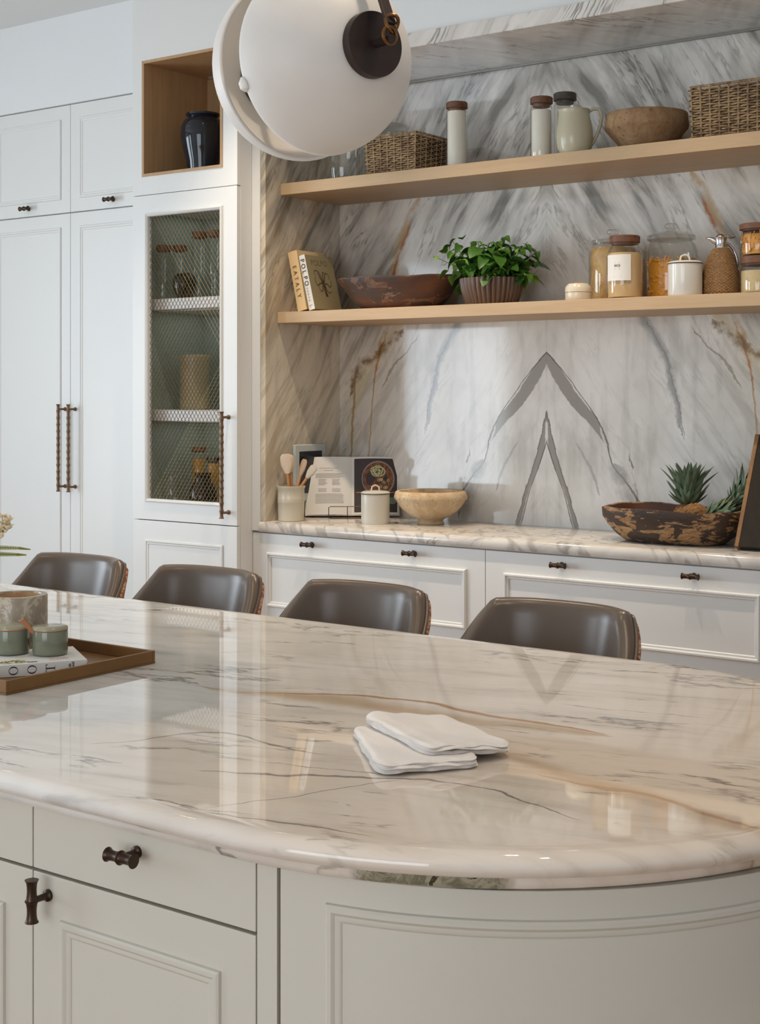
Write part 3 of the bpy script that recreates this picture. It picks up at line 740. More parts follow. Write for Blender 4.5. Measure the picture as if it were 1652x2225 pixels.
M['vase_rib'] = plain('ribbed_stoneware', (172, 160, 130), 0.25, 0, .06, 12)
M['black_lac'] = plain('black_gloss', (24, 24, 26), 0.1, 0, .05)

# ------------------------------------------------------------------ ceiling downlights (warm)
def downlight(x, y, power, where, spot=1.5, z=ZT):
    t = thing('downlight', 'small round recessed white-ringed ceiling downlight ' + where, 'ceiling light', (x, y, z - .012), group='recessed ceiling downlights')
    MB().lathe([(.036, .0115), (.05, .0115), (.05, .004), (.046, 0), (.038, 0), (.036, .004)], 32, cap0=False, cap1=False).build('ring', 'paint', t, world=False)
    g = bpy.data.materials.get('lamp_glow')
    if not g:
        gg = G('lamp_glow'); gg.out((1, .85, .65, 1), .5); gg.b.inputs['Emission Color'].default_value = (1, .78, .52, 1); gg.b.inputs['Emission Strength'].default_value = 14; g = gg.m
    MB().lathe([(.0358, .006), (.0358, .011)], 32).build('lens', g, t, world=False)
    l = bpy.data.lights.new('downlight_lamp', 'SPOT'); l.energy = power; l.spot_size = spot; l.spot_blend = .7; l.color = (1, .82, .62); l.shadow_soft_size = .03
    o = bpy.data.objects.new('downlight_lamp', l); COL.objects.link(o); o.parent = t; o.location = (0, 0, -.004)
for x, y, pw_, wh in ((-3.2, 1.9, 10, 'above the flower vase'), (-2.1, 2.25, 13, 'above the middle of the island'), (-1.0, 1.9, 27, 'above the round island end'), (-.3, 1.3, 16, 'above the floor beyond the island end'),
                    (-3.5, 3.75, 60, 'in front of the niche, by the mesh-door cabinet'), (-2.67, 3.75, 60, 'in front of the niche, at its middle'), (-1.85, 3.75, 52, 'in front of the niche, at the pineapple end'), (-4.9, 3.3, 8, 'in front of the tall cupboard')):
    downlight(x, y, pw_, wh)

# ------------------------------------------------------------------ stools
def make_stool():
    t = thing('counter_stool', 'x', 'stool', (0, 0, 0))
    A = math.radians(112)
    def sgn(v): return 1 if v >= 0 else -1
    def pos(a, v, off):
        zt = 0.944 - 0.25 * (max(0.0, (abs(a) - math.radians(46)) / (A - math.radians(46))) ** 1.1) - .006 * (1 - math.cos(a))
        zb = 0.60
        fl = 0.052 * v
        sx = sgn(math.sin(a)) * abs(math.sin(a)) ** 0.72; cy = sgn(math.cos(a)) * abs(math.cos(a)) ** 0.72
        x = (0.176 + fl + off) * sx; y = (0.172 + fl * 1.05 + off) * cy
        # rounded top corners
        return (x, y, zb + (zt - zb) * v)
    def shell(o0, o1, v0, v1, mat, name, par, pad=0.0):
        mb = MB(); nu, nv = 56, 14
        def prof(w):   # w 0..1 goes up the inside, over the lip and down the outside
            if w < .44: return v0 + (v1 - v0) * (w / .44), o0
            if w > .56: return v1 - (v1 - v0) * ((w - .56) / .44), o1
            q = (w - .44) / .12 * PI; mid = (o0 + o1) / 2; hr = (o1 - o0) / 2
            return v1 + math.sin(q) * hr * 3.0, mid - math.cos(q) * hr
        rings = []
        for j in range(37):
            v, o = prof(j / 36); rings.append([pos(-A + 2 * A * i / nu, v, o) for i in range(nu + 1)])
        rings.append(rings[0])
        m = nu + 1; vs = [p for r_ in rings[:-1] for p in r_]; k = len(rings) - 1
        fs = [(j * m + i, j * m + i + 1, ((j + 1) % k) * m + i + 1, ((j + 1) % k) * m + i) for j in range(k) for i in range(nu)]
        fs += [tuple(j * m for j in range(k)), tuple(j * m + nu for j in reversed(range(k)))]
        mb.add(vs, fs); return mb.build(name, mat, par, ang=60, world=False)
    shell(-.034, .0, .0, .955, 'leather', 'backrest', t)
    sh = shell(.001, .013, .0, .92, 'fabric_red', 'outer_shell', t)
    mb = MB(); mb.tube([pos(-A + 2 * A * i / 80, .965, .002) for i in range(81)], .0042, 8); mb.build('piping', 'leather', t, world=False)
    mb = MB(); mb.lathe([(.10, .0), (.17, .004), (.188, .02), (.19, .05), (.182, .066), (.15, .076), (.06, .08)], 48, (0, -.02, .575), fy=1.02); mb.build('seat', 'leather', t, world=False)
    for sx in (-1, 1):
        for sy in (-1, 1):
            MB().tube([(sx * .13, sy * .12 - .01, .575), (sx * .19, sy * .18 - .01, .0)], [.014, .009], 12).build('leg', 'black_metal', t, world=False)
    q = .173; z = .2
    MB().tube([(-q, -q + .0, z), (q, -q, z), (q, q - .02, z), (-q, q - .02, z)], .007, 8, closed=True).build('foot_rail', 'bronze2', t, world=False)
    return t
def copy_tree(o, parent=None):
    c = o.copy(); COL.objects.link(c); c.parent = parent
    for ch in list(o.children): copy_tree(ch, c)
    return c
st0 = make_stool()
YS = 2.655
for i, (x, lab) in enumerate(((-3.118, 'taupe leather tub stool with red woven back, behind the stone pot'),
                 (-2.616, 'taupe leather tub stool with red woven back, second from the stone pot'),
                 (-2.094, 'taupe leather tub stool with red woven back, second from the round end of the island'),
                 (-1.552, 'taupe leather tub stool with red woven back, beside the round end of the island'))):
    s_ = st0 if i == 0 else copy_tree(st0)
    s_.location = (x, YS, 0); s_['label'] = lab; s_['group'] = 'stools along the island'

# ------------------------------------------------------------------ pendant of two facing alabaster bowls
PR = 0.152
pc = atY(694, 136, 1.83)
ax = math.radians(-17.6)
pend = thing('pendant_lamp', 'unlit pendant lamp of two facing alabaster bowls with brown metal discs', 'pendant lamp', (pc.x, pc.y, pc.z), ax)
def dome(sign, off, dp=.98):
    # hemisphere opening towards the gap; axis = local x
    out = []; n = 24
    for i in range(n + 1):
        a = PI / 2 * i / n; out.append((PR * math.sin(a), PR * dp * math.cos(a)))
    inn = []
    for i in range(n + 1):
        a = PI / 2 * (1 - i / n); inn.append(((PR - .006) * math.sin(a), (PR * dp - .006) * math.cos(a)))
    prof = [(max(r, .0005), z) for r, z in out + inn]
    mb = MB(); mb.lathe(prof, 72)
    mb.v = [(sign * (z) + off, y, x) for (x, y, z) in mb.v]
    return mb.build('shade', 'alabaster', pend, world=False, ang=60)
def disc(x0, x1, r, name, par=None):
    mb = MB(); mb.lathe([(r * .5, 0), (r, 0), (r, .8), (r * .985, 1), (r * .5, 1)], 56); mb.v = [(x0 + (x1 - x0) * z, y, x) for (x, y, z) in mb.v]
    return mb.build(name, 'plate', par or pend, world=False)
gap = .062; DB = .74
dome(1, 0); dome(-1, -gap, DB)
disc(PR - .012, PR + .004, .0515, 'end_disc'); disc(-gap - PR * DB + .012, -gap - PR * DB - .004, .0515, 'end_disc')
disc(-gap - PR * DB + .040, -gap - PR * DB + .018, .056, 'inner_disc'); disc(PR - .040, PR - .022, .036, 'inner_disc')
MB().tube([(-gap - PR * DB + .03, 0, 0), (PR - .03, 0, 0)], .007, 14).build('centre_rod', 'plate', pend, world=False)
MB().lathe([(.003, -.013), (.010, -.009), (.013, 0), (.010, .009), (.003, .013)], 20, (-.002, -PR * .90, -PR * .34)).build('shade_stud', 'alabaster', pend, world=False)
for sg, o0, nm in ((1, PR + .004, 'a'), (-1, -gap - PR * DB - .004, 'b')):
    MB().tube([(o0 - sg * .004, 0, 0), (o0 + sg * .042, 0, 0)], .0068, 14).build('pin', 'plate', pend, world=False)
    hx = o0 + sg * .036
    ringp = [(hx, .0125 * math.cos(a), .006 + .0125 * math.sin(a)) for a in [2 * PI * i / 24 for i in range(24)]]
    mb = MB(); mb.tube(ringp, .0032, 8, closed=True)
    mb.tube([(hx + sg * .004 * math.sin(a * 2), .004 + .011 * math.cos(a), .024 + .014 * math.sin(a)) for a in [2 * PI * i / 24 for i in range(24)]], .003, 8, closed=True)
    mb.build('hook_ring', 'hook', pend, world=False)
    # flat strap leaning in to the stem
    top = Vector((-gap / 2 + sg * .02, 0, .46)); bot = Vector((hx, .002, .024)); d = (top - bot).normalized(); sd = Vector((0, 1, 0)); nn = d.cross(sd)
    vs = []
    for p, w, th in ((bot, .0095, .003), (bot.lerp(top, .5), .0075, .003), (top, .006, .003)):
        vs += [p + sd * w + nn * th, p - sd * w + nn * th, p - sd * w - nn * th, p + sd * w - nn * th]
    fs = [(j * 4 + i, j * 4 + (i + 1) % 4, (j + 1) * 4 + (i + 1) % 4, (j + 1) * 4 + i) for j in range(2) for i in range(4)] + [(3, 2, 1, 0), (8, 9, 10, 11)]
    MB().add(vs, fs).build('strap', 'plate', pend, world=False, smooth=False, bevel=.001)
MB().tube([(-gap / 2, 0, .45), (-gap / 2, 0, ZT - pc.z - .03)], .008, 14).build('stem', 'plate', pend, world=False)
MB().lathe([(.045, ZT - pc.z - .03), (.06, ZT - pc.z - .025), (.06, ZT - pc.z - .001)], 40, (-gap / 2, 0, 0)).build('ceiling_rose', 'plate', pend, world=False)

# ------------------------------------------------------------------ shelf and counter things: px profile -> lathe
def spot(cx, Y, zb):
    p = atY(cx, 850, Y); return Vector((p.x, Y, zb)), depth(p.x, Y) / F
def prof_px(cx, Y, zb, pr):
    """pr: (radius px, y px or None for the base)  -> (radius m, height above base m)"""
    p, k = spot(cx, Y, zb)
    return [(r * k, 0.0 if y is None else (H + (HY - y) * k - zb)) for r, y in pr]
def jar(name, label, cx, Y, zb, body, fill=None, fillmat=None, lid=None, lidmat='walnut', group=None, seal=None, glassmat='glass', knobp=None):
    """glass jar: body profile (outside), contents, lid"""
    p, k = spot(cx, Y, zb); t = thing(name, label, 'jar', p, 0, group)
    o = prof_px(cx, Y, zb, body)
    MB().lathe(o, 48, cap0=True, cap1=False).build('glass_body', glassmat, t, world=False, ang=50)
    if fill:
        pf = prof_px(cx, Y, zb, fill); pf = [(max(r - .0035, .001), max(h, .0065)) for r, h in pf]
        MB().lathe(pf, 40).build('contents', fillmat, t, world=False, ang=40)
    if lid:
        MB().lathe(prof_px(cx, Y, zb, lid), 40).build('lid', lidmat, t, world=False, ang=40)
    if knobp:
        lo = MB().lathe(prof_px(cx, Y, zb, knobp), 28).build('lid_knob', glassmat, t, world=False, ang=60)
    return t, p, k

UP = 'jars on the upper oak shelf'
# --- upper shelf
jar('glass_canister', 'wide empty clear glass canister on upper shelf below the pendant lamp', 750, 4.53, ZU, [(38, None), (43, 381), (43, 300), (36, 288), (36, 282)],
    lid=[(36, 282), (42, 280), (42, 273), (20, 268), (6, 266)], lidmat='glass', group=UP)
jar('glass_canister', 'clear glass canister with flat glass lid behind the smaller wicker basket', 838, 4.69, ZU, [(42, None), (45, 372), (45, 300), (40, 288), (40, 283)],
    lid=[(40, 283), (46, 282), (46, 274), (30, 271), (5, 270)], lidmat='glass', group=UP)
def flour_jar(cx, Y, r, yl0, yl1, yf, lidmat, label):
    jar('flour_jar', label, cx, Y, ZU, [(r - 2, None), (r, 338), (r, yl1 + 12), (r - 2, yl1 + 4), (r - 4, yl1)], [(r - 1, None), (r - 1, yf)], 'flour',
        [(r - 6, yl1 + 5), (r - 5, yl1 - 1), (r, yl1 - 2), (r, yl0 + 2), (r - 2, yl0)], lidmat, 'tall flour jars')
flour_jar(993, 4.50, 23.5, 223, 238, 243, 'walnut', 'tall flour jar with walnut lid filled to the top, beside smaller wicker basket')
flour_jar(1177, 4.48, 24.5, 212, 228, 241, 'walnut', 'tall flour jar with two-tone walnut lid beside the green-grey jug')
flour_jar(1228, 4.58, 25, 203, 221, 240, 'darklid', 'tall flour jar with smoked dark lid behind the green-grey jug')
# jug
cx, Y = 1249, 4.44; p, k = spot(cx, Y, ZU)
t = thing('jug', 'pale green-grey glazed jug with loop handle on the upper shelf', 'jug', p)
o = prof_px(cx, Y, ZU, [(30, None), (37, 322), (39.5, 300), (39, 284), (36, 266), (32, 250), (31, 242), (33, 239)])
def lip(a, z):
    # spout towards the left of the jug
    d = math.atan2(math.sin(a - math.radians(216)), math.cos(a - math.radians(216)))
    return 1 + (.22 * math.exp(-(d / .28) ** 2) * max(0, (z - .12) / .06) if z > .12 else 0)
MB().lathe(o + [(r - .004, h - (.0 if i == 0 else 0)) for i, (r, h) in enumerate(reversed(o))][:-1] + [(.02, .012)], 56, fn=lip).build('body', 'jug', t, world=False, ang=60)
rv = Vector((CS, SN, 0)); hp = []
for (dx, y_) in ((28, 256), (30, 243), (42, 236), (54, 238), (59, 252), (56, 272), (48, 295), (38, 312), (34, 320)):
    hp.append(rv * dx * k + Vector((0, 0, H + (HY - y_) * k - ZU)))
MB().tube(hp, [.006, .006, .0065, .0065, .006, .006, .006, .006, .005], 10).build('handle', 'jug', t, world=False)
# rough clay bowl
cx, Y = 1405, 4.55; p, k = spot(cx, Y, ZU)
o = prof_px(cx, Y, ZU, [(48, None), (62, 312), (78, 294), (86, 284), (88, 282), (90, 275), (88, 262), (87, 250), (84, 248)])
random.seed(3); ph = [random.uniform(0, 6) for _ in range(6)]
wob = lambda a, z: 1 + .012 * math.sin(2 * a + ph[0]) + .008 * math.sin(5 * a + ph[1] + z * 30) + .005 * math.sin(11 * a + ph[2] + z * 60)
inn = [(.9 * 84 * k, o[-1][1] - .004), (.82 * 84 * k, .05), (.5 * 84 * k, .02)]
tag(MB().lathe(o + inn, 72, fn=wob).build('clay_bowl', 'clay', loc=p, ang=60), 'rough brown clay bowl with thick rim on upper shelf', 'bowl')

# --- wicker baskets
def basket(label, x0, x1, y0, y1, zb, h, taper, rows, nx, ny, lids=False):
    t = thing('wicker_basket', label, 'basket', ((x0 + x1) / 2, (y0 + y1) / 2, zb), 0, 'wicker baskets on the upper shelf')
    hx, hy = (x1 - x0) / 2, (y1 - y0) / 2
    def per(s, z, off=0.0):
        """s 0..4 round the rounded rectangle"""
        sc = 1 - taper * (1 - z / h); a, b = hx * sc + off, hy * sc + off; i = int(s) % 4; f = s - int(s)
        c = [(-a, -b), (a, -b), (a, b), (-a, b)]; p, q = c[i], c[(i + 1) % 4]
        # slight corner rounding
        return Vector((p[0] + (q[0] - p[0]) * f, p[1] + (q[1] - p[1]) * f, z))
    cnt = [nx, ny, nx, ny]; r = h / rows * .34; mb = MB()
    for j in range(rows):
        z = h * (j + .5) / rows * .95; pts = []
        for i in range(4):
            m = cnt[i] * 4
            for q in range(m):
                f = q / m; w = math.sin(PI * (f * cnt[i] + .5)) * (1 if j % 2 else -1)
                rnd = random.uniform(-.0006, .0006)
                pts.append(per(i + f, z + rnd, w * r * 1.5 + rnd))
        mb.tube(pts, r * 1.05, 6, closed=True)
    mb.build('weave', 'wicker', t, world=False, kind='stuff', fix=False)
    mb = MB()
    for i in range(4):
        for q in range(cnt[i] + 1):
            f = (q) / cnt[i]
            mb.tube([per(i + min(f, .999), 0), per(i + min(f, .999), h * .97)], r * 1.15, 6)
    mb.build('stakes', 'wicker', t, world=False, kind='stuff', fix=False)
    for kx in range(3):
        pts = []
        for i in range(160):
            s = 4 * i / 160; a = 2 * PI * i / 160 * 34 + kx * 2 * PI / 3
            dip = 0.0
            pts.append(per(s, h * .97 + r * 1.0 + .0022 * math.sin(a), .0024 * math.cos(a)) + Vector((0, 0, dip)))
        MB().tube(pts, r * 1.05, 6, closed=True).build('rim_strand', 'wicker', t, world=False, fix=False)
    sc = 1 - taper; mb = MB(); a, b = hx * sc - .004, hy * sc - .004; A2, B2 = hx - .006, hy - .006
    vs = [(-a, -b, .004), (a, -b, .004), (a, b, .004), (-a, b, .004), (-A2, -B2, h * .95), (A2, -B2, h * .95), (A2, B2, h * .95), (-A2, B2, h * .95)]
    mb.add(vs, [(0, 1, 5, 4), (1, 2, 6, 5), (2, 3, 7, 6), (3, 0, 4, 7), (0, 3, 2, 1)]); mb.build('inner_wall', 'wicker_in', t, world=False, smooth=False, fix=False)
    return t
basket('smaller open wicker basket standing between glass canister and tall flour jar', -3.268, -3.036, 4.415, 4.635, ZU, .150, .06, 17, 7, 6)
basket('larger wicker basket beside the rough brown clay bowl', -1.935, -1.640, 4.42, 4.64, ZU, .178, .03, 20, 9, 7)

# --- lower shelf: books
def text_mesh(txt, size, mat, parent, mtx, name='lettering', ex=.0003, sx=1.0):
    c = bpy.data.curves.new('txt', 'FONT'); c.body = txt; c.size = size; c.align_x = 'CENTER'; c.align_y = 'CENTER'; c.extrude = ex; c.resolution_u = 4
    o = bpy.data.objects.new('txt', c); COL.objects.link(o)
    bpy.context.view_layer.update(); dg = bpy.context.evaluated_depsgraph_get()
    me = bpy.data.meshes.new_from_object(o.evaluated_get(dg)); bpy.data.objects.remove(o); bpy.data.curves.remove(c)
    me.transform(Matrix.Diagonal((sx, 1, 1, 1))); me.transform(mtx); me.materials.clear(); me.materials.append(M[mat])
    return place(name, me, parent, world=False)
def basis(o, x, y):
    x = Vector(x).normalized(); y = Vector(y).normalized(); z = x.cross(y)
    m = Matrix(((x.x, y.x, z.x, o[0]), (x.y, y.y, z.y, o[1]), (x.z, y.z, z.z, o[2]), (0, 0, 0, 1))); return m
def shelf_book(name, label, x, yf, zb, th, dp, ht, tilt, cover, spine, page='pages'):
    """upright book, spine towards -Y, leaning to -X by tilt; x = its lower left corner; local frame of the empty is tilted"""
    t = thing(name, label, 'book', (x, yf, zb)); t.rotation_euler = (0, -tilt, 0)
    c = .0022
    mb = MB(); mb.box(0, c, 0, dp, 0, ht); mb.box(th - c, th, 0, dp, 0, ht); mb.build('cover', cover, t, world=False, smooth=False, bevel=.0006)
    mb = MB(); n = 8; vs = []
    for z in (0, ht):
        for i in range(n + 1): vs.append((th * i / n, -.0035 * math.sin(PI * i / n), z))
        vs += [(th, c, z), (0, c, z)]
    m = n + 3; fs = [(i, (i + 1) % m, m + (i + 1) % m, m + i) for i in range(m)] + [tuple(range(m - 1, -1, -1)), tuple(range(m, 2 * m))]
    mb.add(vs, fs).build('spine', spine, t, world=False, ang=50)
    MB().box(c, th - c, c + .001, dp - .003, .003, ht - .003).build('page_block', page, t, world=False, smooth=False)
    return t
bx = -3.594
ti = math.radians(12.5)
eat = shelf_book('cookbook', 'thick tan cookbook leaning at the marble cheek, dark lettering down its spine', bx, 4.402, ZL_ + .001, .046, .175, .243, ti, 'cover_tan', 'cover_tan')
for i, ch in enumerate('EATALY'):
    text_mesh(ch, .026, 'ink_red' if ch == 'T' else 'ink_brown', eat, basis((.023, -.0042, .178 - i * .0235), (0, 0, -1), (1, 0, 0)) , sx=.9)
pb = bx + .0595
pol = shelf_book('cookbook', 'thin olive cookbook with white spine and octopus cover, leaning on the tan one', pb, 4.400, ZL_ + .004, .029, .175, .224, math.radians(14), 'cover_olive', 'paper', 'paper')
for i, ch in enumerate('POLPO'):
    text_mesh(ch, .028, 'ink', pol, basis((.0145, -.0042, .202 - i * .0235), (0, 0, -1), (1, 0, 0)), sx=.9)
mb = MB()
for i in range(5):
    z = .088 - i * .0125; mb.box(.009, .021, -.0042, -.0030, z, z + .0008)
    mb.box(.0135, .0143, -.0042, -.0030, z - .006, z + .006)
mb.box(.008, .022, -.0042, -.003, .018, .0195); mb.box(.012, .0135, -.0042, -.003, .010, .018)
mb.build('spine_lines', 'ink_grey', pol, world=False, smooth=False)
text_mesh('POLPO', .034, 'ink_faded', pol, basis((.0292, .083, .192), (0, 1, 0), (0, 0, 1)))
# octopus drawn on the front cover: flat ink, u across, v up
oc = lambda u, v: (.0293, .087 + u, .100 + v)
mb = MB()
def ink(pts, w0, w1):
    P = [Vector((p[0], p[1])) for p in pts]; Q = []
    for i in range(len(P) - 1):
        p0, p1, p2, p3 = P[max(i - 1, 0)], P[i], P[i + 1], P[min(i + 2, len(P) - 1)]
        for s in range(6):
            t = s / 6; Q.append(.5 * ((2 * p1) + (p2 - p0) * t + (2 * p0 - 5 * p1 + 4 * p2 - p3) * t * t + (3 * p1 - p0 - 3 * p2 + p3) * t ** 3))
    Q.append(P[-1]); n = len(Q); vs = []
    for i, q in enumerate(Q):
        d = (Q[min(i + 1, n - 1)] - Q[max(i - 1, 0)]); d = Vector((-d.y, d.x)).normalized() * (w0 + (w1 - w0) * i / (n - 1)) / 2
        vs += [oc(*(q + d)), oc(*(q - d))]
    mb.add(vs, [(2 * i, 2 * i + 1, 2 * i + 3, 2 * i + 2) for i in range(n - 1)])
arms = [[(-.006, .012), (-.018, .035), (-.030, .058), (-.048, .058), (-.05, .046), (-.04, .042)], [(-.003, .014), (-.010, .040), (-.018, .056), (-.026, .06)],
        [(.003, .014), (.004, .040), (.010, .056), (.018, .052), (.02, .046)], [(.008, .012), (.016, .036), (.026, .052), (.042, .048), (.05, .034), (.042, .028)],
        [(-.010, .006), (-.024, .008), (-.040, -.002), (-.052, .012), (-.052, .03), (-.044, .034)], [(.012, .006), (.026, .008), (.04, -.004), (.052, .004), (.056, .02), (.05, .022)],
        [(-.008, .0), (-.012, -.018), (-.022, -.026), (-.034, -.014), (-.034, -.004)], [(.010, .0), (.016, -.018), (.030, -.03), (.044, -.024), (.052, -.024)]]
for a_ in arms: ink([(u * .92, v) for u, v in a_], .006, .0014)
ink([(-.004, .016), (.002, .004), (.003, -.008)], .018, .012)
ink([(.002, -.006), (.004, -.020), (.007, -.034), (.009, -.042), (.0095, -.046)], .010, .016)
mb.build('octopus_print', 'ink_brown', pol, world=False, smooth=False, fix=False)

# --- old oval wooden bowls
def oval_bowl(name, label, c, a, b, h, mat, matin, rz=0, lift=0.0, base=.55, wall=.012, pw=2.1):
    t = thing(name, label, 'bowl', c, rz); n = 72; rings = []
    def ring(s, z, inset=0.0, rim=0.0):
        out = []
        for i in range(n):
            q = 2 * PI * i / n; cs_, sn_ = math.cos(q), math.sin(q)
            ex = abs(cs_) ** (2 / pw) * (1 if cs_ >= 0 else -1); ey = abs(sn_) ** (2 / pw) * (1 if sn_ >= 0 else -1)
            zz = z + rim * (lift * (cs_ * cs_) + .003 * math.sin(3 * q + 1) + .002 * math.sin(7 * q))
            out.append(((a * s - inset) * ex, (b * s - inset) * ey, zz))
        return out
    ks = [(base, 0), (base + .08, .004), (base + .2, h * .22), (base + .31, h * .48), (base + .39, h * .74), (1.0, h * .97), (1.0, h)]
    for s, z in ks: rings.append(ring(s, z, 0, z / h))
    rings.append(ring(1.0, h + .002, wall * .5, 1)); rings.append(ring(1.0, h - .001, wall, 1))
    mb = MB(); loops(mb, rings, True, False); mb.build('shell', mat, t, world=False, ang=60)
    mb = MB(); r2 = [ring(1.0, h - .001, wall, 1)] + [ring(s, max(z, .014), wall * 1.1, z / h * .9) for s, z in reversed(ks[1:-1])]
    loops(mb, r2, False, True); mb.build('hollow', matin, t, world=False, ang=60, fix=False)
    return t
p, k = spot(870, 4.545, ZL_)
oval_bowl('dough_bowl', 'long dark weathered wooden bowl on lower shelf between books and herb pot', (p.x, 4.545, ZL_), .275, .175, .122, 'bowl_dark', 'bowl_in', 0, .004, .5, .012)

# --- herb pot
cx, Y = 1069, 4.55; p, k = spot(cx, Y, ZL_)
pot = thing('potted_basil', 'green basil plant in brown ribbed pot beside the dark wooden bowl', 'potted plant', p)
o = prof_px(cx, Y, ZL_, [(54, None), (60, 648), (66, 630), (69, 612), (69, 606)])
MB().lathe(o + [(o[-1][0] - .008, o[-1][1]), (o[-1][0] - .009, o[-1][1] - .02)], 336, cap1=False, fn=lambda a, z: 1 + .075 * (abs(math.sin(a * 18)) ** .6 - .65)).build('ribbed_pot', 'ribpot', pot, world=False, ang=70)
MB().lathe([(o[-1][0] - .0105, o[-1][1] - .03), (o[-1][0] - .0105, o[-1][1] - .012)], 32).build('soil', 'soil', pot, world=False)
def leaf_mesh(name, ln, wd, fold, curl, mat, pointy=1.0):
    mb = MB(); n = 7; vs = []
    for i in range(n + 1):
        t = i / n; w = wd * (math.sin(PI * min(1, t * 1.0) ** .8) ** pointy) * .5 + .0004; y = ln * t; z = -curl * t * t * ln
        vs += [(-w, y, z + fold * w), (0, y, z), (w, y, z + fold * w)]
    fs = []
    for i in range(n):
        for c in range(2): fs.append((i * 3 + c, i * 3 + c + 1, (i + 1) * 3 + c + 1, (i + 1) * 3 + c))
    mb.add(vs, fs); me = mb.mesh(name, fix=False); me.materials.append(M[mat]); return me
LM = [leaf_mesh('leaf', .050, .042, .3, .5, 'leaf', .8), leaf_mesh('leaf', .042, .033, .4, .7, 'leaf', .8), leaf_mesh('leaf', .060, .050, .2, .4, 'leaf', .8), leaf_mesh('leaf', .032, .022, .5, .4, 'leaf2')]
random.seed(21)
ztop = o[-1][1] - .015
for i in range(46):      # leafy sprigs: stem with pairs of leaves
    if i < 24:
        az = 2 * PI * (i * .381966 + .05); rr = .168 * math.sqrt((i + .5) / 24)
    else:
        az = random.uniform(0, 2 * PI); rr = random.uniform(.08, .17)
    fx = math.cos(az) * rr; fy = math.sin(az) * rr * .78
    hh = (.178 - 3.0 * rr * rr + random.uniform(-.03, .012)) if i < 24 else random.uniform(.0, .09)
    side = fx * CS + fy * SN
    tip = Vector((fx * 1.12, fy * 1.0, ztop + max(.02 if i < 24 else -.005, hh))); root = Vector((fx * .32, fy * .32, ztop))
    midp = root.lerp(tip, .5) + Vector((0, 0, .015))
    pts = [root, midp, tip]
    MB().tube(pts, [.0022, .0018, .0012], 6).build('stem', 'stem', pot, world=False)
    for lv, f in enumerate((.35, .6, .82, 1.0)):
        q = root.lerp(tip, f) + Vector((0, 0, .03 * f * (1 - f)))
        for s in (0, 1):
            a2 = az + s * PI + lv * PI / 2 + random.uniform(-.5, .5)
            me = LM[3] if f == 1.0 else random.choice(LM[:3])
            o_ = place('leaf', me, pot, world=False); o_.location = q
            o_.rotation_euler = (random.uniform(-.7, .35), random.uniform(-.4, .4), a2 - PI / 2); sc = random.uniform(.85, 1.3) * (.75 if f < .4 else 1)
            o_.scale = (sc, sc, sc)
# trailing sprig on the left
for j, (dx, dy) in enumerate(((-118, 562), (-112, 558), (-100, 578), (-96, 552), (-84, 535), (-78, 545), (-74, 520), (-66, 533), (-58, 522), (-90, 590), (-80, 600), (-70, 590))):
    o_ = place('leaf', LM[1 if j > 2 else 3], pot, world=False); o_.location = rv * dx * k * .93 + Vector((0, -.03, H + (HY - dy) * k - ZL_))
    o_.rotation_euler = (random.uniform(-.5, .9), random.uniform(-.5, .5), random.uniform(0, 6.28))
for e in ((-116, 562), (-80, 527)):
    a_ = Vector((-.05, -.03, ztop)); b_ = rv * e[0] * k * .93 + Vector((0, -.03, H + (HY - e[1]) * k - ZL_))
    MB().tube([a_, a_.lerp(b_, .55) + Vector((0, 0, .012)), b_], [.0018, .0015, .001], 6).build('stem', 'stem', pot, world=False)

# --- jars of the lower shelf
LP = 'jars on the lower oak shelf'
cx, Y = 1257, 4.44; p, k = spot(cx, Y, ZL_)
t = thing('small_pot', 'small squat cream lidded pot with fine brown line, beside the grain jar', 'pot', p)
MB().lathe(prof_px(cx, Y, ZL_, [(26, None), (28.5, 650), (28.5, 636)]), 44).build('body', 'cream_glaze', t, world=False)
MB().lathe(prof_px(cx, Y, ZL_, [(28, 635.5), (29, 635), (29, 630), (28, 624), (22, 617), (8, 615)]), 44).build('lid', 'cream_glaze', t, world=False)
MB().lathe(prof_px(cx, Y, ZL_, [(28.7, 636), (29.2, 635.6), (28.7, 634.6)]), 44, cap0=False, cap1=False).build('rim_line', 'terracotta', t, world=False)
hk = H + (HY - 616) * k - ZL_
MB().tube([rv * -9 * k + Vector((0, 0, hk)), rv * -5 * k + Vector((0, 0, hk + .004)), rv * 5 * k + Vector((0, 0, hk + .004)), rv * 9 * k + Vector((0, 0, hk))], .0016, 8).build('lid_loop', 'spoon', t, world=False)
jar('grain_jar', 'clear glass jar of wheat grain with glass knob lid behind the rice jar', 1332, 4.63, ZL_, [(48, None), (52, 646), (52, 555), (48, 540), (44, 533), (45, 529)], [(50, None), (50, 540)], 'grain',
    [(44, 531), (49, 530), (49, 524), (20, 518), (11, 516)], 'glass', LP, knobp=[(8, 516), (7, 512), (13, 508), (14, 503), (10, 499), (3, 498)])
t, p, k = jar('rice_jar', 'clear glass jar of brown rice with white paper label and walnut lid', 1358, 4.45, ZL_, [(36, None), (39, 645), (39, 558), (36, 544), (31, 536), (30, 530)], [(38, None), (38, 551)], 'rice',
    [(29, 532), (30, 529), (33, 528), (33, 515), (31, 513)], 'walnut', LP)
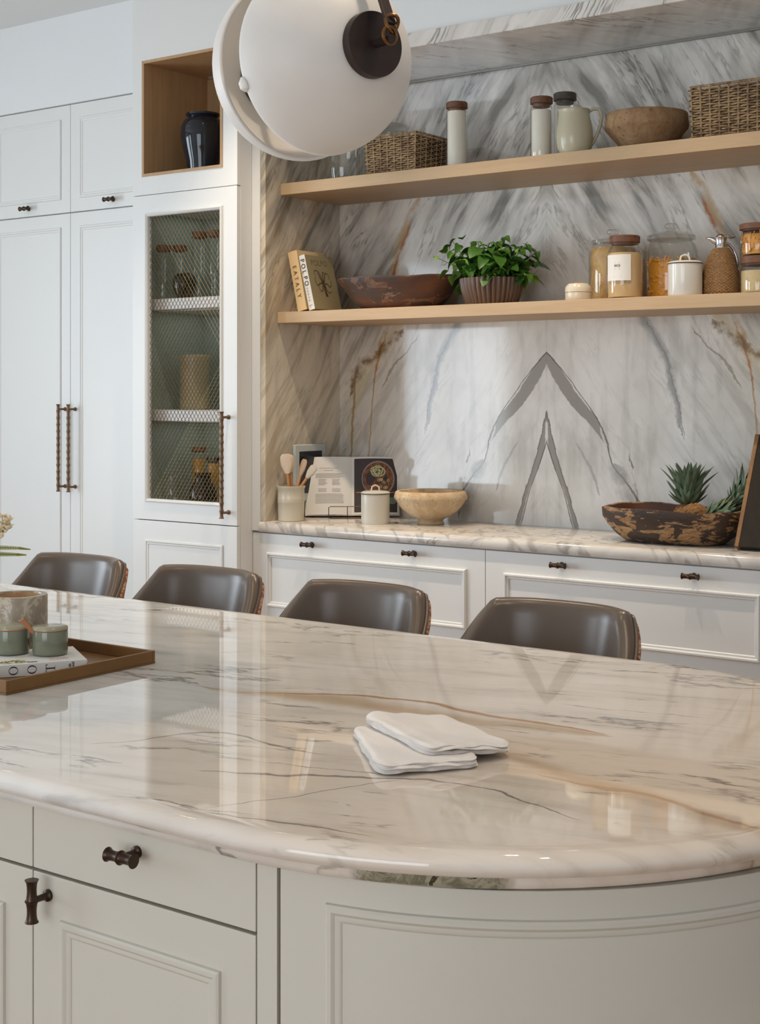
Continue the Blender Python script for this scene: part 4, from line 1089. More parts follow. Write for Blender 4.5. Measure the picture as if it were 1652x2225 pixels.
# label wraps the front of the jar
R_ = 39 * k + .0008
def onjar(px_, py_, cx=1358, R=None):
    """azimuth on the jar for a horizontal pixel offset"""
    s = max(-.99, min(.99, (px_ - cx) * k / (R or R_))); return math.asin(s)
camdir = math.atan2(-p.y, -p.x)
mb = MB(); n = 14; vs = []
for j, yy in enumerate((612, 556)):
    for i in range(n + 1):
        a = camdir + onjar(1321.5 + (1371 - 1321.5) * i / n, 0); vs.append((R_ * math.cos(a), R_ * math.sin(a), H + (HY - yy) * k - ZL_))
mb.add(vs, [(i, i + 1, n + 2 + i, n + 1 + i) for i in range(n)]).build('paper_label', 'paper', t, world=False, fix=False)
am = camdir + onjar(1342, 0); Rl = R_ + .0006
tm = lambda yy: basis((Rl * math.cos(am), Rl * math.sin(am), H + (HY - yy) * k - ZL_), (-math.sin(am), math.cos(am), 0), (0, 0, 1))
text_mesh('RICE', .0105, 'ink', t, tm(580)); 
mb = MB()
for yy, w in ((574, .010), (587, .010), (604, .014)):
    zz = H + (HY - yy) * k - ZL_; a_ = [am - w / Rl, am + w / Rl]
    mb.add([(Rl * math.cos(q), Rl * math.sin(q), zz + d_) for q in a_ for d_ in (0, .0009)], [(0, 1, 3, 2)])
mb.build('label_rules', 'ink_grey', t, world=False, fix=False, smooth=False)
def pasta_fill(parent, R, h, n, seed, rr=.0032, ln=.026):
    random.seed(seed); mb = MB()
    for i in range(n):
        a = random.uniform(0, 2 * PI); r_ = R * math.sqrt(random.uniform(.55, 1)) - ln * .33; z = random.uniform(.018, h)
        c = Vector((r_ * math.cos(a), r_ * math.sin(a), z)); d = Vector((random.uniform(-1, 1), random.uniform(-1, 1), random.uniform(-1, 1))).normalized()
        d -= Vector((math.cos(a), math.sin(a), 0)) * d.dot(Vector((math.cos(a), math.sin(a), 0))) * .8
        d.normalize(); mb.tube([c - d * ln / 2, c, c + d * ln / 2], rr, 6)
    mb.build('pasta_pieces', 'pasta', parent, world=False, kind='stuff', fix=False)
t, p, k = jar('pasta_jar', 'largest glass jar with glass knob lid, half full of penne', 1459, 4.60, ZL_, [(53, None), (57, 641), (57, 548), (52, 533), (46, 526), (48, 521)], [(51, None), (51, 572)], 'pasta',
    [(47, 523), (52, 521), (52, 513), (26, 505), (13, 503)], 'glass', LP, knobp=[(9, 503), (8, 499), (14, 495), (15, 490), (11, 486), (3, 485)])
pasta_fill(t, 55 * k, H + (HY - 566) * k - ZL_, 520, 4)
# white canister
def canister(name, label, cx, Y, zb, r, yb, yt, yl, yh, mat='white_glaze'):
    p, k = spot(cx, Y, zb); t = thing(name, label, 'canister', p)
    MB().lathe(prof_px(cx, Y, zb, [(r - 2, None), (r, yb - 3), (r, yt)]), 52).build('body', mat, t, world=False)
    lo = MB().lathe(prof_px(cx, Y, zb, [(r - 1, yt - .5), (r + 1, yt - 1), (r + 1, yl + 2), (r - 4, yl - 1), (6, yl - 3)]), 52).build('lid', mat, t, world=False)
    MB().lathe(prof_px(cx, Y, zb, [(r + .3, yt + 1.5), (r + 1.2, yt + .6), (r + .3, yt - .4)]), 52, cap0=False, cap1=False).build('rim_line', 'rim_dark', t, world=False)
    z0 = H + (HY - (yl - 1)) * k - zb; z1 = H + (HY - yh) * k - zb; w = r * .30 * k
    MB().tube([rv * -w + Vector((0, 0, z0)), rv * -w * .75 + Vector((0, 0, z0 + (z1 - z0) * .75)), Vector((0, 0, z1)), rv * w * .75 + Vector((0, 0, z0 + (z1 - z0) * .75)), rv * w + Vector((0, 0, z0))], .0032, 8).build('lid_handle', mat, lo, world=False)
    return t
canister('canister', 'glossy white ceramic canister with loop-handled lid, in front of the penne jar', 1489, 4.42, ZL_, 37, 643, 573, 569, 553)
# woven carafe
cx, Y = 1567, 4.50; p, k = spot(cx, Y, ZL_)
t = thing('carafe', 'insulated carafe wrapped in woven rattan with polished chrome spout and handle', 'carafe', p)
o = prof_px(cx, Y, ZL_, [(38, None), (40, 634), (40, 615), (38, 595), (33, 575), (26, 557), (16, 541), (12, 538)])
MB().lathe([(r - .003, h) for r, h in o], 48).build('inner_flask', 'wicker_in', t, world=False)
mb = MB(); rows = 34
zs = [o[0][1] + .002 + (o[-1][1] - .002) * j / rows for j in range(rows)]
def rad_at(z):
    for (r0, h0), (r1, h1) in zip(o, o[1:]):
        if h0 <= z <= h1: return r0 + (r1 - r0) * (z - h0) / max(h1 - h0, 1e-6)
    return o[-1][0]
for j, z in enumerate(zs):
    R = rad_at(z); m = 26
    mb.tube([((R + .0009 * math.sin(i * PI / 2 + (PI if j % 2 else 0))) * math.cos(2 * PI * i / (m * 4)), (R + .0009 * math.sin(i * PI / 2 + (PI if j % 2 else 0))) * math.sin(2 * PI * i / (m * 4)), z) for i in range(m * 4)], .0029, 5, closed=True)
mb.build('weave', 'rattan', t, world=False, kind='stuff', fix=False)
zt = lambda y: H + (HY - y) * k - ZL_
MB().lathe([(12.5 * k, zt(540)), (12 * k, zt(530)), (12.5 * k, zt(521)), (14 * k, zt(517)), (12 * k, zt(517)), (9 * k, zt(524))], 36).build('neck', 'chrome', t, world=False, ang=60)
MB().lathe([(12.6 * k, zt(518)), (11.5 * k, zt(513)), (7 * k, zt(509)), (2 * k, zt(508))], 32).build('lid', 'chrome', t, world=False, ang=60)
s0 = -rv
MB().tube([s0 * 9 * k + Vector((0, 0, zt(526))), s0 * 17 * k + Vector((0, 0, zt(521))), s0 * 24 * k + Vector((0, 0, zt(518))), s0 * 33 * k + Vector((0, 0, zt(517.5)))], [7 * k, 6 * k, 3.6 * k, 1.6 * k], 14).build('spout', 'chrome', t, world=False)
MB().tube([rv * a_ * k + Vector((0, 0, zt(b_))) for a_, b_ in ((8, 528), (18, 531), (27, 541), (33, 556), (36.5, 572), (38.5, 586), (39, 590))], [.0048, .0048, .0046, .0044, .0042, .004, .003], 12).build('handle', 'chrome', t, world=False)
MB().tube([rv * a_ * k + Vector((0, 0, zt(b_))) for a_, b_ in ((6, 512), (16, 513), (23, 517), (31, 514.5))], [.004, .005, .004, .002], 12).build('thumb_lever', 'chrome', t, world=False)
# two stacked jars
t, p, k = jar('storage_jar', 'glass jar of pale rice with walnut lid, lower of the stacked pair', 1652, 4.48, ZL_, [(41, None), (43, 630), (43, 592), (40, 583), (38, 576)], [(42, None), (42, 589)], 'ricepale',
    [(37, 577), (38, 574), (42, 573), (42, 559), (41, 558)], 'walnut', LP)
zb2 = ZL_ + prof_px(1652, 4.48, ZL_, [(1, 558)])[0][1] + .0005
t, p, k = jar('storage_jar', 'glass jar of fusilli with walnut lid, upper of the stacked pair', 1652, 4.48, zb2, [(41, None), (43, 554), (43, 514), (40, 506), (38, 502)], [(38, None), (38, 510)], 'pasta',
    [(37, 503), (38, 500), (44, 499), (44, 489), (42, 487)], 'walnut', LP)
pasta_fill(t, 42.5 * k, H + (HY - 508) * k - zb2, 300, 9, .0022, .018)

# ------------------------------------------------------------------ counter things
cx, Y = 631, 4.365; p, k = spot(cx, Y, ZC); p.x += .004
crock = thing('utensil_crock', 'cream ribbed ceramic crock holding spatulas at the marble cheek', 'crock', p)
o = prof_px(cx, Y, ZC, [(26, None), (28, 1130), (28.5, 1110), (29, 1092), (29.8, 1090), (29, 1087), (29.8, 1084), (29, 1081), (29, 1062), (31, 1058), (31, 1055)])
MB().lathe(o + [(o[-1][0] - .006, o[-1][1]), (o[-1][0] - .007, .03), (.01, .02)], 52).build('body', 'cream_glaze', crock, world=False, ang=50)
def utensil(label, base, tip, headlen, w, th, mat, tilt=0.0, taperw=.8):
    """wooden handle from base to neck, flat silicone head to tip; offsets in px from the crock centre"""
    def P(a, b, dy=0.0): return p + rv * a * k + Vector((0, 0, H + (HY - b) * k - ZC)) + Vector((0, dy, 0))
    b = P(*base); e = P(*tip); t = thing('spatula', label, 'spatula', b, 0, 'spatulas in the cream crock')
    d = (e - b); ln = d.length; d.normalize(); n = b + d * (ln - headlen)
    MB().tube([(0, 0, 0), (n - b) * .6, n - b + d * .012], [.0055, .006, .0055], 10).build('handle', 'beech', t, world=False)
    fw = (Vector((-SN * -1, -CS, 0))); sd = d.cross(fw).normalized(); sd = (sd * math.cos(tilt) + fw * math.sin(tilt)).normalized(); nn = sd.cross(d)
    rings = []
    for i in range(9):
        q = i / 8; ww = w * (.45 + .55 * min(1, q * 2.4)) * (1 if q < .8 else math.sqrt(max(0.02, 1 - ((q - .8) / .2) ** 2 * .7))) * .5; tt = th * (1 - .5 * q) * .5
        c = n - b + d * headlen * q
        rings.append([c + sd * ww * math.cos(a) + nn * tt * math.sin(a) for a in [2 * PI * j / 16 for j in range(16)]])
    m = MB(); loops(m, rings); m.build('blade', mat, t, world=False, ang=70)
utensil('spatula with broad cream blade standing upright in the crock', (2, 1122, 0), (-8, 986, -.012), .078, .046, .012, 'spatula')
utensil('spatula with cream blade half hidden behind the broad one', (4, 1122, .01), (-14, 988, .025), .07, .042, .012, 'spatula', .5)
utensil('spatula with narrow clay-coloured blade leaning towards the cookbook', (-4, 1122, 0), (26, 998, .012), .066, .030, .012, 'spatula2', .6)
utensil('spatula with grey angled blade leaning farthest out of the crock', (-17, 1120, -.01), (52, 1012, .0), .058, .034, .014, 'spatula3', .4)

# control tablet on the marble cheek
t = thing('wall_tablet', 'pale grey wall tablet with dark screen fixed to the marble cheek', 'tablet', (XN0, 4.545, 1.10))
MB().box(XN0 + .0005, XN0 + .016, 4.446, 4.644, 0.975, 1.204).build('case', 'frame_grey', t, smooth=False, bevel=.004)
MB().box(XN0 + .0155, XN0 + .0168, 4.472, 4.618, 1.006, 1.176).build('screen', 'screen', t, smooth=False)

# open cookbook on its wire stand, turned to the room
bc = atY(766, 1122, 4.60); bc = Vector((bc.x, 4.60, ZC)); kb = depth(bc.x, bc.y) / F
yaw = math.atan2(-bc.y, -bc.x) + PI / 2     # local -y looks at the viewer's side of the room
std = thing('book_stand', 'thin dark wire recipe stand under the open cookbook', 'book stand', bc, yaw)
lean = math.radians(14)
def LB(x, h, off=0.0):   # point on the leaning plane: x across, h up the slope, off = out of the plane
    return Vector((x, .03 + h * math.sin(lean) - off * math.cos(lean), .010 + h * math.cos(lean) + off * math.sin(lean)))
mb = MB(); r = .0018
mb.tube([(-.09, -.035, r + .0003), (.09, -.035, r + .0003), (.09, .075, r + .0003), (-.09, .075, r + .0003)], r, 6, closed=True)
q = [Vector((x, -.035, z)) for x, z in ((-.095, r), (-.095, .046), (-.088, .050), (.088, .050), (.095, .046), (.095, r))]
mb.tube(q, r, 6); mb.tube([(-.02, -.035, r), (-.02, -.035, .05)], r, 6); mb.tube([(.055, -.035, r), (.055, -.035, .05)], r, 6)
mb.tube([(-.08, -.035, .002), (-.08, .035, .008), LB(-.08, .17, -.004), (-.08, .105, .10), (-.08, .075, .002)], r, 6)
mb.tube([(.08, -.035, .002), (.08, .035, .008), LB(.08, .17, -.004), (.08, .105, .10), (.08, .075, .002)], r, 6)
mb.build('wire_frame', 'wire_dark', std, world=False)
bk = thing('open_cookbook', 'open cookbook with recipe text and photographed bowl of food on wire stand', 'book', bc, yaw)
Wp, Hp = 101 * kb, 128 * kb
def page(u, v, side, off=0.0):   # u 0..1 from gutter outwards
    x = side * Wp * u; bulge = .016 * math.sin(PI * min(1, u * 1.0)) ** .8 * (1 - u * .35) + .004
    return LB(x, v * Hp, bulge + off)
for side, nm in ((-1, 'left_pages'), (1, 'right_pages')):
    mb = MB(); n = 16; rings = []
    for i in range(n + 1):
        u = i / n; rings.append([page(u, 0, side), page(u, 1, side), LB(side * Wp * u, Hp, .001), LB(side * Wp * u, 0, .001)])
    loops(mb, rings); mb.build(nm, 'paper', bk, world=False, ang=40)
mb = MB()
for side in (-1, 1): mb.add([LB(0, -.003, .0), LB(side * (Wp + .004), -.003, .0), LB(side * (Wp + .004), Hp + .003, .0), LB(0, Hp + .003, .0), LB(0, -.003, -.003), LB(side * (Wp + .004), -.003, -.003), LB(side * (Wp + .004), Hp + .003, -.003), LB(0, Hp + .003, -.003)],
        [(0, 1, 2, 3), (4, 7, 6, 5), (0, 4, 5, 1), (1, 5, 6, 2), (2, 6, 7, 3), (3, 7, 4, 0)])
mb.build('cover', 'paper', bk, world=False, smooth=False)
def patch(mb, side, u0, u1, v0, v1, off=.0006, n=10):
    o = len(mb.v); vs = []
    for i in range(n + 1):
        u = u0 + (u1 - u0) * i / n; vs += [page(u, v0, side, off), page(u, v1, side, off)]
    mb.add(vs, [(2 * i, 2 * i + 1, 2 * i + 3, 2 * i + 2) for i in range(n)])
random.seed(5); mb = MB(); txt = plain('printed_text_grey', (168, 160, 154), .9, 0, .02)
patch(mb, -1, .72, .30, .80, .806); patch(mb, -1, .62, .42, .76, .766)
for i in range(4): patch(mb, -1, .80, .20 + .06 * (i % 2), .70 - i * .022, .708 - i * .022)
for i in range(5):
    patch(mb, -1, .74, .54 + .05 * random.random(), .60 - i * .022, .608 - i * .022); patch(mb, -1, .44, .24 + .05 * random.random(), .60 - i * .022, .608 - i * .022)
for i in range(3): patch(mb, -1, .74, .56, .44 - i * .022, .447 - i * .022); patch(mb, -1, .44, .26, .44 - i * .022, .447 - i * .022)
for i in range(8): patch(mb, -1, .80, .18 + .05 * random.random(), .35 - i * .022, .357 - i * .022)
mb.build('printed_text', txt, bk, world=False, smooth=False, fix=False)
mb = MB(); patch(mb, 1, .04, .97, .04, .97, .0006, 14); mb.build('photo_print', plain('dark_plum_print', (64, 54, 54), .6, 0, .1, 30), bk, world=False, fix=False)
def ell(mb, cu, cv, ru, rv_, off, n=28, r0=0.0):
    vs = []
    if r0 == 0:
        vs = [page(cu, cv, 1, off)] + [page(cu + ru * math.cos(a), cv + rv_ * math.sin(a), 1, off) for a in [2 * PI * i / n for i in range(n)]]
        mb.add(vs, [(0, 1 + i, 1 + (i + 1) % n) for i in range(n)])
    else:
        for i in range(n):
            a = 2 * PI * i / n
            vs += [page(cu + ru * math.cos(a), cv + rv_ * math.sin(a), 1, off), page(cu + ru * r0 * math.cos(a), cv + rv_ * r0 * math.sin(a), 1, off)]
        mb.add(vs, [(2 * i, (2 * i + 2) % (2 * n), (2 * i + 3) % (2 * n), 2 * i + 1) for i in range(n)])
mb = MB(); ell(mb, .56, .62, .36, .31, .0010); mb.build('printed_bowl', plain('print_grey_bowl', (150, 136, 124), .6), bk, world=False, fix=False)
g_ = G('print_soup'); nn_ = g_.noise(g_.pos(), 90, 4, .6, .5); g_.out(g_.mix(g_.rng(nn_, .38, .62), L(96, 52, 34), L(150, 96, 62)), .6)
mb = MB(); ell(mb, .56, .62, .325, .28, .0014); mb.build('printed_soup', g_.m, bk, world=False, fix=False)
mb = MB()
for i in range(5): ell(mb, .54 + .05 * math.cos(i * 1.3), .74 + .03 * math.sin(i * 1.3), .13 - .012 * i, .085 - .006 * i, .0018 + i * .0002, 24, .8)
for i in range(10):
    ell(mb, .62 + random.uniform(-.05, .16), .52 + random.uniform(-.08, .09), .03, .022, .0018, 12, .6)
mb.build('printed_herbs', plain('print_pale_green', (200, 206, 158), .7), bk, world=False, fix=False)
mb = MB(); patch(mb, 1, .08, .95, .372, .392, .0012); mb.build('printed_spoon', plain('print_amber', (176, 120, 50), .6), bk, world=False, fix=False)
mb = MB(); ell(mb, .86, .24, .10, .06, .0012); mb.build('printed_leaf', plain('print_grey_green', (112, 130, 116), .7), bk, world=False, fix=False)

canister('canister', 'grey-white ceramic canister with loop-handled lid in front of the open cookbook', 816, 4.455, ZC, 31, 1133, 1072, 1068, 1054, 'grey_cream')
# footed clay bowl
cx, Y = 936, 4.575; p, k = spot(cx, Y, ZC)
o = prof_px(cx, Y, ZC, [(28, None), (30, 1137), (27, 1132), (28, 1128), (48, 1118), (64, 1104), (72, 1092), (74, 1087), (78, 1084), (79, 1078), (75, 1068), (72, 1066)])
inn = [(o[-1][0] - .008, o[-1][1] - .002), (o[-1][0] * .9, o[-1][1] - .03), (o[-1][0] * .6, .045), (.02, .035)]
wob2 = lambda a, z: 1 + .010 * math.sin(2 * a + 1) + .007 * math.sin(6 * a + z * 40) + .004 * math.sin(13 * a + z * 70)
tag(MB().lathe(o + inn, 72, fn=wob2).build('footed_bowl', 'clay_pale', loc=p, ang=60), 'pale rough clay bowl on a small foot, standing on the marble counter', 'bowl')

# --- long flaking bowl with pineapples
bp, k = spot(1466, 4.505, ZC)
BZ = ZC
oval_bowl('dough_bowl', 'long flaking two-tone wooden bowl on the counter holding pineapples', (bp.x, 4.515, ZC + .0005), .252, .165, .114, 'bowl_worn', 'bowl_in', 0, .004, .60, .012, 2.7)
PL = leaf_mesh('leaf', .105, .020, .55, .12, 'pine_leaf', .75)
PL2 = leaf_mesh('leaf', .075, .018, .6, -.25, 'pine_leaf', .75)
PL3 = leaf_mesh('leaf', .045, .017, .6, -.5, 'pine_leaf', .75)
def pineapple(label, base, axis, blen, brad, seed, crown=1.0):
    random.seed(seed); t = thing('pineapple', label, 'pineapple', base, 0, 'pineapples in the flaking bowl')
    ax_ = Vector(axis).normalized(); rot = ax_.to_track_quat('Z', 'Y')
    def f(u, v):
        a = 2 * PI * u; s = math.sin(PI * (.06 + .88 * v)) ** .55; bump_ = abs(math.sin(a * 6.5 + v * 13)) * abs(math.sin(a * 6.5 - v * 13)); r = brad * s * (1 + .15 * bump_)
        return rot @ Vector((r * math.cos(a), r * math.sin(a), blen * v))
    MB().grid(f, 96, 40, True).build('fruit', 'pine_body', t, world=False, ang=80)
    for i in range(72):
        q = i / 72; az = i * 2.39996; el = math.radians(4 + 76 * q ** .8); me = PL3 if q < .3 else (PL2 if q < .6 else PL)
        o_ = place('leaf', me, t, world=False)
        d = Vector((math.cos(az) * math.cos(el), math.sin(az) * math.cos(el), math.sin(el)))
        up = Vector((-math.cos(az) * math.sin(el), -math.sin(az) * math.sin(el), math.cos(el)))
        xx = d.cross(up); m3 = Matrix((xx, d, up)).transposed()
        m3 = rot.to_matrix() @ m3; o_.rotation_euler = m3.to_euler()
        h0 = blen * (.97 + .16 * q); o_.location = rot @ Vector((math.cos(az) * .016 * (1 - q * .7), math.sin(az) * .016 * (1 - q * .7), h0))
        sc = crown * random.uniform(.9, 1.1); o_.scale = (sc, sc, sc)
    return t
# upright one, its fruit sunk in the bowl; two lying with crowns to the right
pineapple('pineapple standing upright with tall spiky crown in the flaking bowl', (bp.x + .012, 4.582, ZC + .030), (.02, .0, 1), .098, .047, 1, 1.28)
pineapple('pineapple lying on its side, crown low beside the board end of the bowl', (bp.x + .035, 4.478, ZC + .080), (.95, .06, .17), .10, .045, 2, 1.0)
pineapple('pineapple lying at the back of the bowl, crown rising beside the board', (bp.x + .115, 4.60, ZC + .062), (.64, .0, .72), .10, .045, 3, 1.1)

# chopping board leaning on the splashback
b0 = atZ(1604, 1197, ZC); tp = atX(1650, 950, b0.x); 
cb = thing('chopping_board', 'dark chopping board with paler wood edge leaning beside pineapple bowl', 'chopping board', (b0.x, b0.y, ZC))
dirv = Vector((0, YB - .014 - b0.y, 0)); hz = tp.z - ZC; an = math.atan2(tp.y - b0.y, hz); ln = .40
def cbx(x0, x1, t0, t1, nm, mat, par):
    v = []
    for x in (x0, x1):
        for s in (0, ln):
            for tt in (t0, t1):
                v.append((x, s * math.sin(an) + tt * math.cos(an), s * math.cos(an) - tt * math.sin(an) + .03 * math.sin(an) + .0005))
    return MB().add(v, [(0, 1, 3, 2), (4, 6, 7, 5), (0, 4, 5, 1), (2, 3, 7, 6), (0, 2, 6, 4), (1, 5, 7, 3)]).build(nm, mat, par, world=False, smooth=False, bevel=.002)
cbx(.0022, .190, .0, .030, 'board', 'board_dark', cb)
cbx(-.0125, .002, -.0015, .034, 'pale_edge', 'board_edge', cb)

# ------------------------------------------------------------------ in the display cabinet
def cab_jar(cx, Y, zb, r, yl0, yl1, fill, label, yb=650, lidmat='walnut'):
    jar('storage_jar', label, cx, Y, zb, [(r - 1, None), (r, yb - 4), (r, yl1 + 8), (r - 3, yl1)], [(r - 1, None), (r - 1, fill)] if fill else None, 'pasta',
        [(r - 4, yl1 + 2), (r, yl1 - 1), (r, yl0 + 1), (r - 2, yl0)], lidmat, 'jars behind the brass mesh')
cab_jar(356, 4.295, zs1, 16, 533, 546, None, 'empty glass jar with pale wood lid behind the mesh, at its hinge side')
cab_jar(391, 4.36, zs1, 16, 533, 546, None, 'empty glass jar with half-pale lid behind the mesh, behind the dark round pot')
cab_jar(434, 4.36, zs1, 17, 503, 517, None, 'taller empty glass jar with brown lid behind the mesh, beside the dark round pot')
cab_jar(470, 4.38, zs1, 17, 500, 514, None, 'taller empty glass jar with brown lid behind the mesh, nearest the long pull')
def lathed(name, label, cat, cx, Y, zb, pr, mat, fn=None, n=48):
    p, k = spot(cx, Y, zb); return tag(MB().lathe(prof_px(cx, Y, zb, pr), n, fn=fn).build(name, mat, loc=p, ang=50), label, cat)
lathed('round_pot', 'small dark round pot on the upper shelf behind the brass mesh', 'pot', 401, 4.285, zs1, [(17, None), (20, 643), (25, 625), (26, 612), (22, 600), (16, 596), (16, 594), (12, 594)], 'green_glass')
lathed('ribbed_vase', 'tall stoneware cylinder vase on the middle shelf behind the brass mesh', 'vase', 423, 4.40, zs2, [(30, None), (32, 885), (32, 790), (34, 782), (34, 775), (32, 771), (28, 771)], 'vase_rib')
ZB_ = zi0
jar('clip_jar', 'glass clip-top jar with black wire clasp at the cabinet bottom behind mesh', 376, 4.31, ZB_, [(22, None), (24, 1085), (24, 1052), (20, 1042), (20, 1038)], None, None,
    [(20, 1038), (22, 1037), (22, 1033), (16, 1030)], 'glass', 'jars behind the brass mesh')
cab_jar(432, 4.46, ZB_, 16, 971, 981, 996, 'narrow pasta jar with brown lid at the cabinet bottom behind mesh', 1085)
cab_jar(467, 4.42, ZB_, 18, 992, 1002, 1006, 'pasta jar with black lid at the cabinet bottom, nearest the long pull', 1088, 'black_lac')
lathed('black_bottle', 'stout glossy black bottle in front of pasta jars behind mesh', 'bottle', 441, 4.31, ZB_, [(28, None), (31, 1086), (30, 1068), (24, 1055), (18, 1046), (17, 1032), (19, 1030), (19, 1027), (14, 1027)], 'black_lac')
# glazed jar in the oak cubby
lathed('glazed_jar', 'glossy blue-black glazed jar standing in the open oak cubby', 'jar', 441, 4.36, bz0 + .0125, [(33, None), (36, 352), (43, 325), (48, 300), (48, 278), (42, 264), (34, 258), (32, 255), (37, 252), (37, 248), (30, 247)], 'black_glaze', n=64)

# ------------------------------------------------------------------ on the island
TX0, TX1, TY0, TY1, TZ = -2.43, -1.948, 1.598, 1.955, .9005
tr_ = thing('serving_tray', 'rectangular bronze-brown tray with low upright rim on the island', 'tray', ((TX0 + TX1) / 2, (TY0 + TY1) / 2, TZ))
MB().box(TX0, TX1, TY0, TY1, TZ, TZ + .003).build('base', 'rust_tray', tr_, smooth=False)
mb = MB(); w = .007; hz = .024
mb.box(TX0, TX1, TY0, TY0 + w, TZ + .003, TZ + hz); mb.box(TX0, TX1, TY1 - w, TY1, TZ + .003, TZ + hz)
mb.box(TX0, TX0 + w, TY0 + w, TY1 - w, TZ + .003, TZ + hz); mb.box(TX1 - w, TX1, TY0 + w, TY1 - w, TZ + .003, TZ + hz)
mb.build('rim', 'rust_tray', tr_, smooth=False, bevel=.001)
zt0 = TZ + .0035
# book lying in the tray
BT = .0215
a_ = atZ(204, 1437, zt0 + BT); b_ = atZ(0, 1451.5, zt0 + BT); c_ = atZ(178, 1402, zt0 + BT)
sh_ = Vector((-.022, .004, 0)); a_ += sh_; b_ += sh_; c_ += sh_; ux = (b_ - a_).normalized()                       # along the spine, to the left of the picture
vy = Vector((-ux.y, ux.x, 0)); vy = vy if vy.dot(c_ - a_) > 0 else -vy
SL, BD = .235, .15
rb = thing('vegetable_book', 'white paperback lying flat in the tray, big black letters on the spine', 'book', (a_.x, a_.y, zt0))
def BQ(s, d, z): return ux * s + vy * d + Vector((0, 0, z))
def bbox(s0, s1, d0, d1, z0, z1, nm, mat, bev=0):
    v = [BQ(s, d, z) for z in (z0, z1) for d in (d0, d1) for s in (s0, s1)]
    return MB().add(v, [(0, 2, 3, 1), (4, 5, 7, 6), (0, 1, 5, 4), (2, 6, 7, 3), (0, 4, 6, 2), (1, 3, 7, 5)]).build(nm, mat, rb, world=False, smooth=False, bevel=bev)
bbox(0, SL, 0, .0018, 0, BT, 'spine', 'paper'); bbox(0, SL, .0018, BD, 0, .0016, 'cover', 'paper'); bbox(0, SL, .0018, BD, BT - .0016, BT, 'cover', 'paper')
bbox(.002, SL - .002, .002, BD - .002, .0017, BT - .0017, 'page_block', 'paper')
# serif letters on the spine, reading along it: strokes in a unit cell (x along reading, y up the letter)
def letter(ch):
    F_ = []
    def q(x0, y0, x1, y1): F_.append([(x0, y0), (x1, y0), (x1, y1), (x0, y1)])
    if ch == 'O':
        n = 32
        for i in range(n):
            a0, a1 = 2 * PI * i / n, 2 * PI * (i + 1) / n
            F_.append([(.5 + .48 * math.cos(a0), .5 + .5 * math.sin(a0)), (.5 + .48 * math.cos(a1), .5 + .5 * math.sin(a1)), (.5 + .34 * math.cos(a1), .5 + .455 * math.sin(a1)), (.5 + .34 * math.cos(a0), .5 + .455 * math.sin(a0))])
    if ch == 'T':
        q(.43, .0, .57, 1); q(.05, .95, .95, 1.0); q(.28, 0, .72, .05); F_.append([(.05, .95), (.05, .74), (.09, .80), (.16, .95)]); F_.append([(.95, .95), (.84, .95), (.91, .80), (.95, .74)])
    if ch == 'R':
        q(.16, 0, .30, 1); q(.04, 0, .42, .05); q(.04, .95, .55, 1); q(.30, .47, .55, .51)
        n = 16
        for i in range(n):
            a0, a1 = -PI / 2 + PI * i / n, -PI / 2 + PI * (i + 1) / n
            F_.append([(.55 + .30 * math.cos(a0), .735 + .265 * math.sin(a0)), (.55 + .30 * math.cos(a1), .735 + .265 * math.sin(a1)), (.55 + .17 * math.cos(a1), .735 + .22 * math.sin(a1)), (.55 + .17 * math.cos(a0), .735 + .22 * math.sin(a0))])
        F_.append([(.48, .49), (.62, .49), (.98, .0), (.80, .0)])
    return F_
LS = .0165
def spine_letter(ch, s_centre, size=LS, zc=BT * .5):
    # letters turned a quarter: their tops point to the far end of the spine text (right side of the picture), reading runs down the stack
    mb = MB()
    for f_ in letter(ch):
        vs = [BQ(s_centre + (y - .5) * size, -.0006, zc + (x - .5) * size * .98) for x, y in f_]
        mb.add(vs, [tuple(range(len(vs)))])
    mb.build('letter', 'ink', rb, world=False, smooth=False, fix=False)
def s_of(px_):   # distance along the spine for a picture column
    best = min((abs(px_ - (CX + F * ((q.x * CS + q.y * SN) / depth(q.x, q.y)))), s) for s in [i * .001 for i in range(0, 236)] for q in [Vector((a_.x, a_.y, 0)) + ux * s]); return best[1]
spine_letter('T', s_of(110)); spine_letter('O', s_of(70)); spine_letter('O', s_of(29)); spine_letter('R', s_of(-14))
text_mesh('Rob', .0072, 'ink', rb, basis(BQ(s_of(151), -.0007, BT * .52), (0, 0, 1), ux)); text_mesh('Howell', .0072, 'ink', rb, basis(BQ(s_of(159), -.0007, BT * .52), (0, 0, 1), ux), sx=.85)
mb = MB(); n = 20
for i in range(n):
    q0, q1 = 2 * PI * i / n, 2 * PI * (i + 1) / n; s0 = s_of(191)
    mb.add([BQ(s0 + .0042 * r_ * math.cos(q), -.0007, BT * .5 + .0042 * r_ * math.sin(q)) for q in (q0, q1) for r_ in (1, .8)], [(0, 1, 3, 2)])
mb.build('emblem', 'ink', rb, world=False, smooth=False, fix=False)
